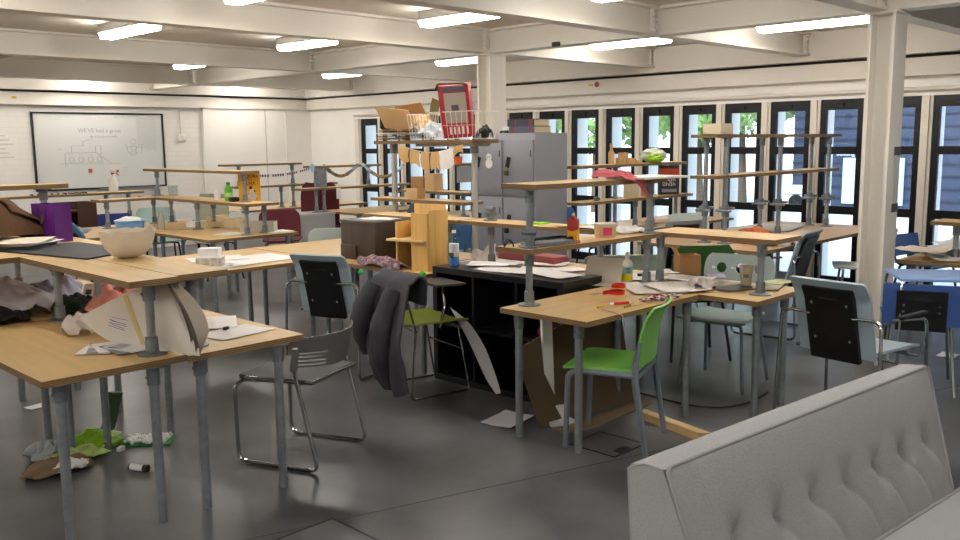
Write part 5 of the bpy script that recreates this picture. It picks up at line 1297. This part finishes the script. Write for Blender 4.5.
tag(obj('pen', MB().cyl((-.05, .03, .005), (.05, -.03, .005), .006, seg=8), mat('yellow_pen', 'c8bd20', .5)), 'yellow pen lying on the sketches near the seam', 'pen').location = at(702, 283, TZ+.02)
# brown cardboard box
o = carton('brown cardboard box with one flap up, beyond the main bench', at(686, 276, TZ)+Vector((.06, .03, 0)), math.radians(-40), .145, .12, .135, mat('box_brown', 'a67d52', .8, var=.04, scale=5), True, flap=[('x', .5, .05)])
# on the middle shelf
SH = 1.04
def clampx(label, p, rz=0):
    o = thing('pipe_clamp', label, 'clamp', p, rz)
    obj('sleeve', MB().cyl((0, 0, 0), (0, 0, .07), .025, seg=14), CAST, o); obj('base', MB().cyl((0, 0, 0), (0, 0, .008), .05, seg=16), CAST, o)
    m = MB(); m.cyl((-.05, 0, .05), (.05, 0, .05), .018, seg=10); m.cyl((0, -.04, .085), (0, .04, .085), .016, seg=10); obj('jaw', m, CAST, o); return o
clampx('loose steel clamp standing on the shelf before the lockers', (4.61, 4.42, SH))
m = clampx('steel clamp beside the left post of the main bench shelf', (3.53, 3.10, SH+.002), .4)
o = thing('cable_loop', 'black cable loop beside the steel clamp on the middle shelf', 'cable', (3.50, 3.22, SH)); obj('loop', MB().tube([(.02*math.cos(a), .03*math.sin(a), .02+.02*math.sin(a*2)) for a in [k*.5 for k in range(12)]], .004, 6), BLACK, o)
o = thing('portable_computer', 'closed grey flat computer with orange pen end on the middle shelf', 'computer', (3.72, 3.11, SH), -.12); obj('lid', MB().box(-.17, .13, -.06, .06, 0, .022, .004), mat('slate_grey', '6a6d73', .4), o)
tag(obj('marker_pen', MB().cyl((0, 0, .009), (.08, -.01, .009), .009, seg=10), mat('orange_plastic', 'b8622a', .5)), 'orange marker at the end of the closed grey computer on the middle shelf', 'pen').location = (3.80, 3.05, SH)
o = thing('tray', 'shallow black tray on the middle shelf left of the red carton', 'tray', (3.84, 3.19, SH), -.1)
m = MB(); m.box(-.1, .1, -.045, .045, .0, .01); m.box(-.1, .1, -.05, -.044, .0, .026); m.box(-.1, .1, .044, .05, 0, .026); m.box(-.106, -.1, -.05, .05, 0, .026); m.box(.1, .106, -.05, .05, 0, .026); obj('tray', m, BLACK, o)
# red and yellow carton with gable top
o = thing('drink_carton', 'tall red and yellow carton with gable top on the middle shelf', 'carton', (3.965, 3.15, SH), math.radians(25))
def vgrad():
    m_ = bpy.data.materials.new('red_yellow_carton'); m_.use_nodes = True; nt = m_.node_tree; N = nt.nodes; L = nt.links
    tc = N.new('ShaderNodeTexCoord'); sp = N.new('ShaderNodeSeparateXYZ'); ad = N.new('ShaderNodeMath'); ml = N.new('ShaderNodeMath'); no = N.new('ShaderNodeTexNoise'); no.inputs['Scale'].default_value = 18
    ml.operation = 'MULTIPLY'; ml.inputs[1].default_value = .06; rp = N.new('ShaderNodeValToRGB'); rp.color_ramp.interpolation = 'CONSTANT'
    rp.color_ramp.elements[0].color = lin('e0a51e'); rp.color_ramp.elements[1].color = lin('a3271f'); rp.color_ramp.elements[1].position = .085
    L.new(tc.outputs['Object'], sp.inputs[0]); L.new(tc.outputs['Object'], no.inputs['Vector']); L.new(no.outputs['Fac'], ml.inputs[0]); L.new(sp.outputs['Z'], ad.inputs[0]); L.new(ml.outputs[0], ad.inputs[1])
    L.new(ad.outputs[0], rp.inputs['Fac']); L.new(rp.outputs['Color'], N['Principled BSDF'].inputs['Base Color']); N['Principled BSDF'].inputs['Roughness'].default_value = .4; return m_
obj('body', MB().box(-.026, .026, -.03, .03, 0, .115, .002), vgrad(), o)
m = MB(); a = [(-.026, -.03, .115), (.026, -.03, .115), (.026, .03, .115), (-.026, .03, .115), (-.026, 0, .145), (.026, 0, .145)]
v = [m._v(p) for p in a]; m.face([v[0], v[1], v[5], v[4]]); m.face([v[3], v[4], v[5], v[2]]); m.face([v[0], v[4], v[3]]); m.face([v[1], v[2], v[5]]); m.face([v[0], v[3], v[2], v[1]])
obj('gable_top', m, mat('carton_red', 'a3271f', .4), o); obj('top_seam', MB().box(-.026, .026, -.003, .003, .14, .155), mat('pale_seam', 'd8c79a', .5), o)
o = thing('plastic_tub', 'clear beige tub with pink label on the middle shelf', 'tub', (4.24, 3.13, SH), math.radians(-40))
obj('tub_body', MB().lathe([(.058, 0), (.062, .01), (.066, .066), (0, .066)], 28), mat('beige_plastic', 'd6b68c', .35), o); obj('lid', MB().lathe([(.068, .066), (.069, .078), (.06, .081), (0, .081)], 28), mat('clear_lid', 'cfc4b4', .35), o)
m = MB(); m.sheet(lambda u, v: (.0655*math.sin(lerp(-.42, .42, u)), -.0655*math.cos(lerp(-.42, .42, u)), lerp(.012, .058, v)), 8, 2, .001); obj('label', m, mat('pink_label', 'cc3f72', .5), o)
m = MB(); m.sheet(lambda u, v: (.0655*math.sin(lerp(.65, 1.0, u)), -.0655*math.cos(lerp(.65, 1.0, u)), lerp(.02, .055, v)), 6, 2, .001); obj('side_label', m, mat('lime_label', 'b9c860', .5), o)
cloth('crumpled white cloth by the right post of the middle shelf', 'fabric', 'cloth', (4.50, 3.13, SH), (.10, .06, .022), PAPER, 71, .4, rz=-.2)
tag(obj('sticky_note', MB().box(-.05, .05, -.03, .03, 0, .012), mat('lime_paper', '8fe02a', .5)), 'lime green pad on the shelf behind the red carton', 'pad').location = (4.62, 3.95, SH)
for k in range(2): paper(('brown folder edge behind the red carton on the far shelf', 'white sheet behind the pink-labelled tub on the far shelf')[k], 0, 0, SH, .22, .26, .1, (CARD2, PAPER)[k], 'sheets on the far shelf', .01, k+33, world=(4.61, (3.62, 3.42)[k], 0), dz=.004*k)
# top shelf
TS = 1.378
o = thing('towel', 'salmon pink cloth hanging over the top shelf edge', 'cloth', (4.20, 3.065, TS), -.06)
PK = mat('salmon_towel', 'd06a72', .95, var=.1, scale=50)
def tw(u, v):
    x = lerp(-.06, .08, u); w = lerp(.10, -.18, v)
    h = .040*math.exp(-((u-.4)/.35)**2)+.012*noise.noise(Vector((u*6, v*6, 8)))+.008
    if w > -.13: return x+.05*v, w, max(.005, h*(1 if w > -.10 else 1-(-.10-w)/.03))
    k = (-.13-w)/.05; return x*(1-.4*k)+.09*k+.05, -.137-.012*math.sin(u*12)*k, .004-.125*k*(.25+.75*u)
m = MB(); m.sheet(tw, 28, 26, .007); obj('cloth', m, PK, o, 60)
o = thing('display_board', 'small white board lying across the right end of the top shelf', 'board', (4.46, 2.99, TS+.001), -.10); obj('board', MB().box(-.20, .20, -.15, .15, 0, .012, .002), mat('white_laminate', 'd9d8d2', .35), o)
# under the main bench
o = thing('cardboard_sheet', 'large brown cardboard sheet leaning under the main bench behind the green chair', 'cardboard', (4.06, 3.12, 0), -.10)
m = MB(); m.prism([(-.38, .0), (.42, .0), (.40, .56), (.10, .60), (-.50, .46)], -.003, .003)
m.bm.transform(Matrix.Rotation(math.radians(80), 4, 'X')); obj('sheet', m, mat('dull_cardboard', '6b5a44', .85, var=.06, scale=4), o)
o = thing('cardboard_sheet', 'torn brown cardboard strip lying below the leaning sheet', 'cardboard', (4.0, 3.02, .002), -.06); obj('strip', MB().prism([(-.30, -.06), (-.1, -.10), (.5, -.03), (.55, .02), (.45, .05), (-.3, .03)], 0, .005), mat('torn_card', '877052', .85), o)
o = thing('foam_board', 'tall white foam board standing under the left end of the main bench', 'board', (3.80, 3.20, 0), math.radians(-25)); obj('board', MB().obox((0, 0, .31), (.06, .03, .62), 0, -.02, -.03), PAPER, o); obj('foot', MB().box(-.02, .13, -.10, -.02, .0, .02).box(.0, .12, -.03, -.02, .02, .1), PAPER, o)
o = thing('timber_offcut', 'pale timber batten lying on the floor behind the green chair', 'timber', (4.17, 2.60, 0), math.radians(-104)); obj('batten', MB().prism([(-.26, -.03), (.22, -.03), (.26, .03), (-.26, .03)], 0, .045), PLANKX, o)
paper('grey-white sheet on the floor left of the main bench legs', 508, 420, 0, .28, .20, .2, mat('dull_paper', 'b4b4ba', .7), 'floor scraps', .01, 44)
o = thing('curved_panel', 'thin white curved sheet leaning against the black bookcase', 'panel', (3.99, 3.82, 0), 0)
m = MB()
O_ = [(450, 307), (468, 322), (482, 342), (492, 365), (501, 393)]; I_ = [(450, 307.5), (463, 330), (474, 352), (484, 375), (496, 394)]
xs_ = [4.0, 3.98, 3.955, 3.925, 3.89]
Oq = [atx(p[0], p[1], x) for p, x in zip(O_, xs_)]; Iq = [atx(p[0], p[1], x-.012) for p, x in zip(I_, xs_)]
lift = max(0, .003-min(q.z for q in Oq+Iq))
org = Vector((3.99, 3.82, 0))
def cp(u, v): return poly(Oq, v)*(1-u)+poly(Iq, v)*u-org+Vector((0, 0, lift))
m.sheet(cp, 4, 20, .003); obj('sheet', m, mat('white_flexible_sheet', 'c3c2c6', .5), o)
# ------------------------------------------------------------------ window side
o = thing('fabric_heap', 'heap of orange-brown fabric on the bench by the window rack', 'cloth', (7.02, 3.62, TZ), 0)
obj('cloth', MB().blob((0, 0, .03), (.12, .17, .095), .35, 6, 81, 24, 14), mat('rust_fabric', 'c4683a', .9, var=.25, scale=25), o)
cloth('crumpled grey-white fabric right of the orange heap', 'fabric', 'cloth', (6.98, 3.40, TZ), (.10, .13, .05), mat('grey_white_rag', 'b7aca6', .9), 83, .5)
cloth('crumpled pale fabric left of the orange heap', 'fabric', 'cloth', (7.25, 3.88, TZ), (.10, .13, .03), mat('grey_white_rag', 'b7aca6', .9), 85, .5)
carton('cream shallow box on the top board of the window rack', (6.83, 3.88, 1.64), 0, .20, .17, .09, mat('cream_box', 'd4c7ae', .7), True)
for k in range(3): paper('large pale board sheet at the window end of the rack bench', 0, 0, TZ, .7, .45, .1*k, mat('pale_board', 'cfc3b2', .6), 'pale boards by the window', .004, k, 'board_sheet', .004*k, 'board', (8.35, 4.15-.03*k, 0))
# shelves by the windows right of the lockers
o = thing('salad_bag', 'clear bag with green leaves on the window shelf', 'bag', (7.86, 5.20, 1.37)); obj('film', MB().blob((0, 0, .07), (.12, .14, .07), .3, 5, 91), mat('clear_film', '9fa6ae', .25) if False else mat('pale_film', 'b7bfa8', .3), o); obj('leaves', MB().blob((-.05, -.05, .05), (.08, .10, .045), .4, 6, 93), mat('lime_leaf', '8fc41f', .5), o)
o = thing('food_carton', 'black and orange carton with big white lettering on the window shelf', 'carton', (8.12, 5.18, 1.03), math.radians(-42)); o.scale = (.8, .8, .85)
obj('box', MB().box(-.13, .13, -.05, .05, 0, .36, .003), mat('charcoal_card', '2f2f33', .5), o); obj('band', MB().box(-.131, .131, -.053, -.05, .23, .32).box(.13, .133, -.05, .05, .10, .3), mat('orange_card', 'c4492a', .5), o)
for z in (.165, .11):
    for k in range(4): obj('white_letter', MB().tube([(-.085+.045*k, -.0515, z), (-.085+.045*k, -.0515, z+.04), (-.06+.045*k, -.0515, z+.04-.02*(k % 2)), (-.06+.045*k, -.0515, z+.0)], .005, 5, closed=k % 2 == 0), PAPER, o)
obj('strip', MB().box(-.1, .1, -.052, -.05, .03, .07), mat('grey_strip_print', '8c8f9a', .5), o)
o = thing('tin', 'small brown pot left of the black and orange carton', 'pot', (7.72, 5.2, 1.03)); obj('pot', MB().lathe([(.04, 0), (.045, .10), (.04, .105), (0, .105)], 18), mat('brown_pot', 'a5825e', .6), o)
carton('cream carton behind the brown pot on the window shelf', (7.5, 5.22, 1.03), .2, .16, .1, .14, mat('cream_box', 'd4c7ae'))
o = thing('bottle', 'small wooden-toned bottle on the top window shelf', 'bottle', (7.16, 5.22, 1.37)); obj('body', MB().lathe([(.03, 0), (.03, .11), (.014, .14), (.016, .20), (0, .20)], 16), mat('tan_wood', 'c9a270', .6), o)
for k, (x, y, z) in enumerate(((7.29, 5.2, 0), (7.375, 5.18, 0), (7.46, 5.2, 0), (7.33, 5.2, .06), (7.56, 5.2, 0))):
    p = tag(obj('wooden_block', MB().box(-.04, .04, -.035, .035, 0, (.06, .06, .05, .05, .03)[k], .002), mat('tan_wood', 'c9a270')), ('tan wooden block at the left of the block pile on the top window shelf', 'tan wooden block, middle of the block pile', 'tan wooden block, right of the block pile', 'tan wooden block sitting on top of the block pile', 'low tan block farthest right on the top window shelf')[k], 'block', 'blocks on the window shelf'); p.location = (x, y, 1.37+z)
paper('wide pale card on the bench by the food carton', 0, 0, TZ, .5, .35, .2, mat('pale_board', 'cfc3b2'), 'sheets by the windows', .01, 3, world=(7.6, 5.4, 0)); paper('brown card sheet under the food carton shelf', 0, 0, TZ, .4, .3, -.2, CARD2, 'sheets by the windows', .01, 5, world=(8.2, 5.35, 0))
o = thing('steel_clip', 'steel clip at the left end of the window shelf', 'clip', (6.85, 5.16, 1.03)); obj('clip', MB().blob((0, 0, .02), (.04, .03, .02), .4, 4, 3), CAST, o)
# right-hand bench papers
random.seed(21)
for k in range(16):
    x = 6.86+random.random()*.8; y = 2.24-random.random()*.5
    paper('white sheet in the spread heap on the bench right of the near column', 0, 0, TZ, random.uniform(.21, .34), random.uniform(.2, .34), random.uniform(-1, 1), PAPER if k % 4 else mat('cream_sheet', 'd8cdbb', .8), 'paper heap at the right', .02, k+40, world=(x, y, 0), dz=.005*k)
carton('tan carton at the right edge behind the bench post', (7.7, 2.0, TZ), .2, .3, .25, .28, CARD2)
tag(obj('paper_scrap', MB().sheet(lambda u, v: ((u-.5)*.16, (v-.5)*.12, .006+.03*noise.noise(Vector((u*5, v*5, 1)))**2), 8, 8, .002), PAPER), 'crumpled white scrap on the floor at the right edge beyond the sofa', 'paper').location = at(948, 356, 0)
# beyond: brown boxes, denim bag
carton('plain brown box on the shelf under the clothes line, left', (7.12, 7.95, 1.04), 0, .16, .22, .16, CARD, group='boxes under the line'); carton('taller tan box on the shelf under the clothes line, right', (7.10, 7.72, 1.04), 0, .14, .16, .20, CARD2, group='boxes under the line')
cloth('slate denim jacket bundled on the bench by the corner windows', 'jacket', 'jacket', (7.16, 8.02, .72), (.14, .17, .14), mat('slate_denim', '4a5163', .9, var=.3, scale=12), 95, .4)
o = thing('paper_roll', 'peach rolled tissue on the bench behind the dark crate', 'roll', (4.75, 5.55, TZ), 1.2); obj('roll', MB().cyl((-.14, 0, .05), (.14, 0, .05), .05, .055, 18), mat('peach_paper', 'e0a58c', .8), o)
o = thing('craft_pad', 'lime green and pink craft foam pieces behind the dark crate', 'foam', (4.72, 5.86, TZ), .2); obj('green_piece', MB().blob((0, 0, .02), (.08, .05, .02), .4, 5, 3), mat('lime_leaf', '8fc41f'), o); obj('pink_piece', MB().blob((-.02, .12, .018), (.06, .05, .018), .4, 5, 4), mat('flag_red', 'b8293a'), o)
carton('wooden-looking square block on the far shelf, seen above the pine box', (5.12, 5.80, 1.12), 0, .10, .14, .09, CARD2)
o = thing('flower_pot', 'orange pot on the far shelf by the corner windows', 'pot', (7.9, 8.13, 1.33)); obj('pot', MB().lathe([(.045, 0), (.06, .09), (.05, .09), (0, .02)], 18), mat('orange_pot', 'd2622a', .5), o)
paper('green leaflet on the far shelf by the corner windows', 0, 0, 1.33, .3, .12, 0, mat('green_card', '4f9a4a', .6), None, .006, 3, world=(8.1, 8.13, 0))
o = thing('grey_card', 'grey rectangular card hanging below the far shelf', 'card', (7.9, 8.01, 1.10)); obj('card', MB().box(-.14, .14, -.003, .003, 0, .2), mat('cool_grey_card', '9a9da6', .6), o)

# ------------------------------------------------------------------ daylight and exposure
wd = bpy.data.worlds.new('daylight'); S.world = wd; wd.use_nodes = True
N = wd.node_tree.nodes; L = wd.node_tree.links
bg = N['Background']; sk = N.new('ShaderNodeTexSky'); sk.sky_type = 'HOSEK_WILKIE'; sk.turbidity = 4; sk.sun_direction = (-.5, -.35, .8)
mixn = N.new('ShaderNodeMix'); mixn.data_type = 'RGBA'; mixn.inputs['Factor'].default_value = .6; mixn.inputs[7].default_value = (.76, .88, 1.0, 1)
L.new(sk.outputs[0], mixn.inputs[6]); L.new(mixn.outputs[2], bg.inputs['Color']); bg.inputs['Strength'].default_value = 4.2
sl = bpy.data.lights.new('sun', 'SUN'); sl.energy = 3.2; sl.angle = .06; sl.color = (1, .95, .88); so = bpy.data.objects.new('sun', sl); COL.objects.link(so)
so.rotation_euler = Vector((.55, .25, -.80)).to_track_quat('-Z', 'Y').to_euler()
vs = S.view_settings; vs.view_transform = 'Standard'; vs.look = 'None'; vs.exposure = 0.55; vs.gamma = 1; vs.use_curve_mapping = False
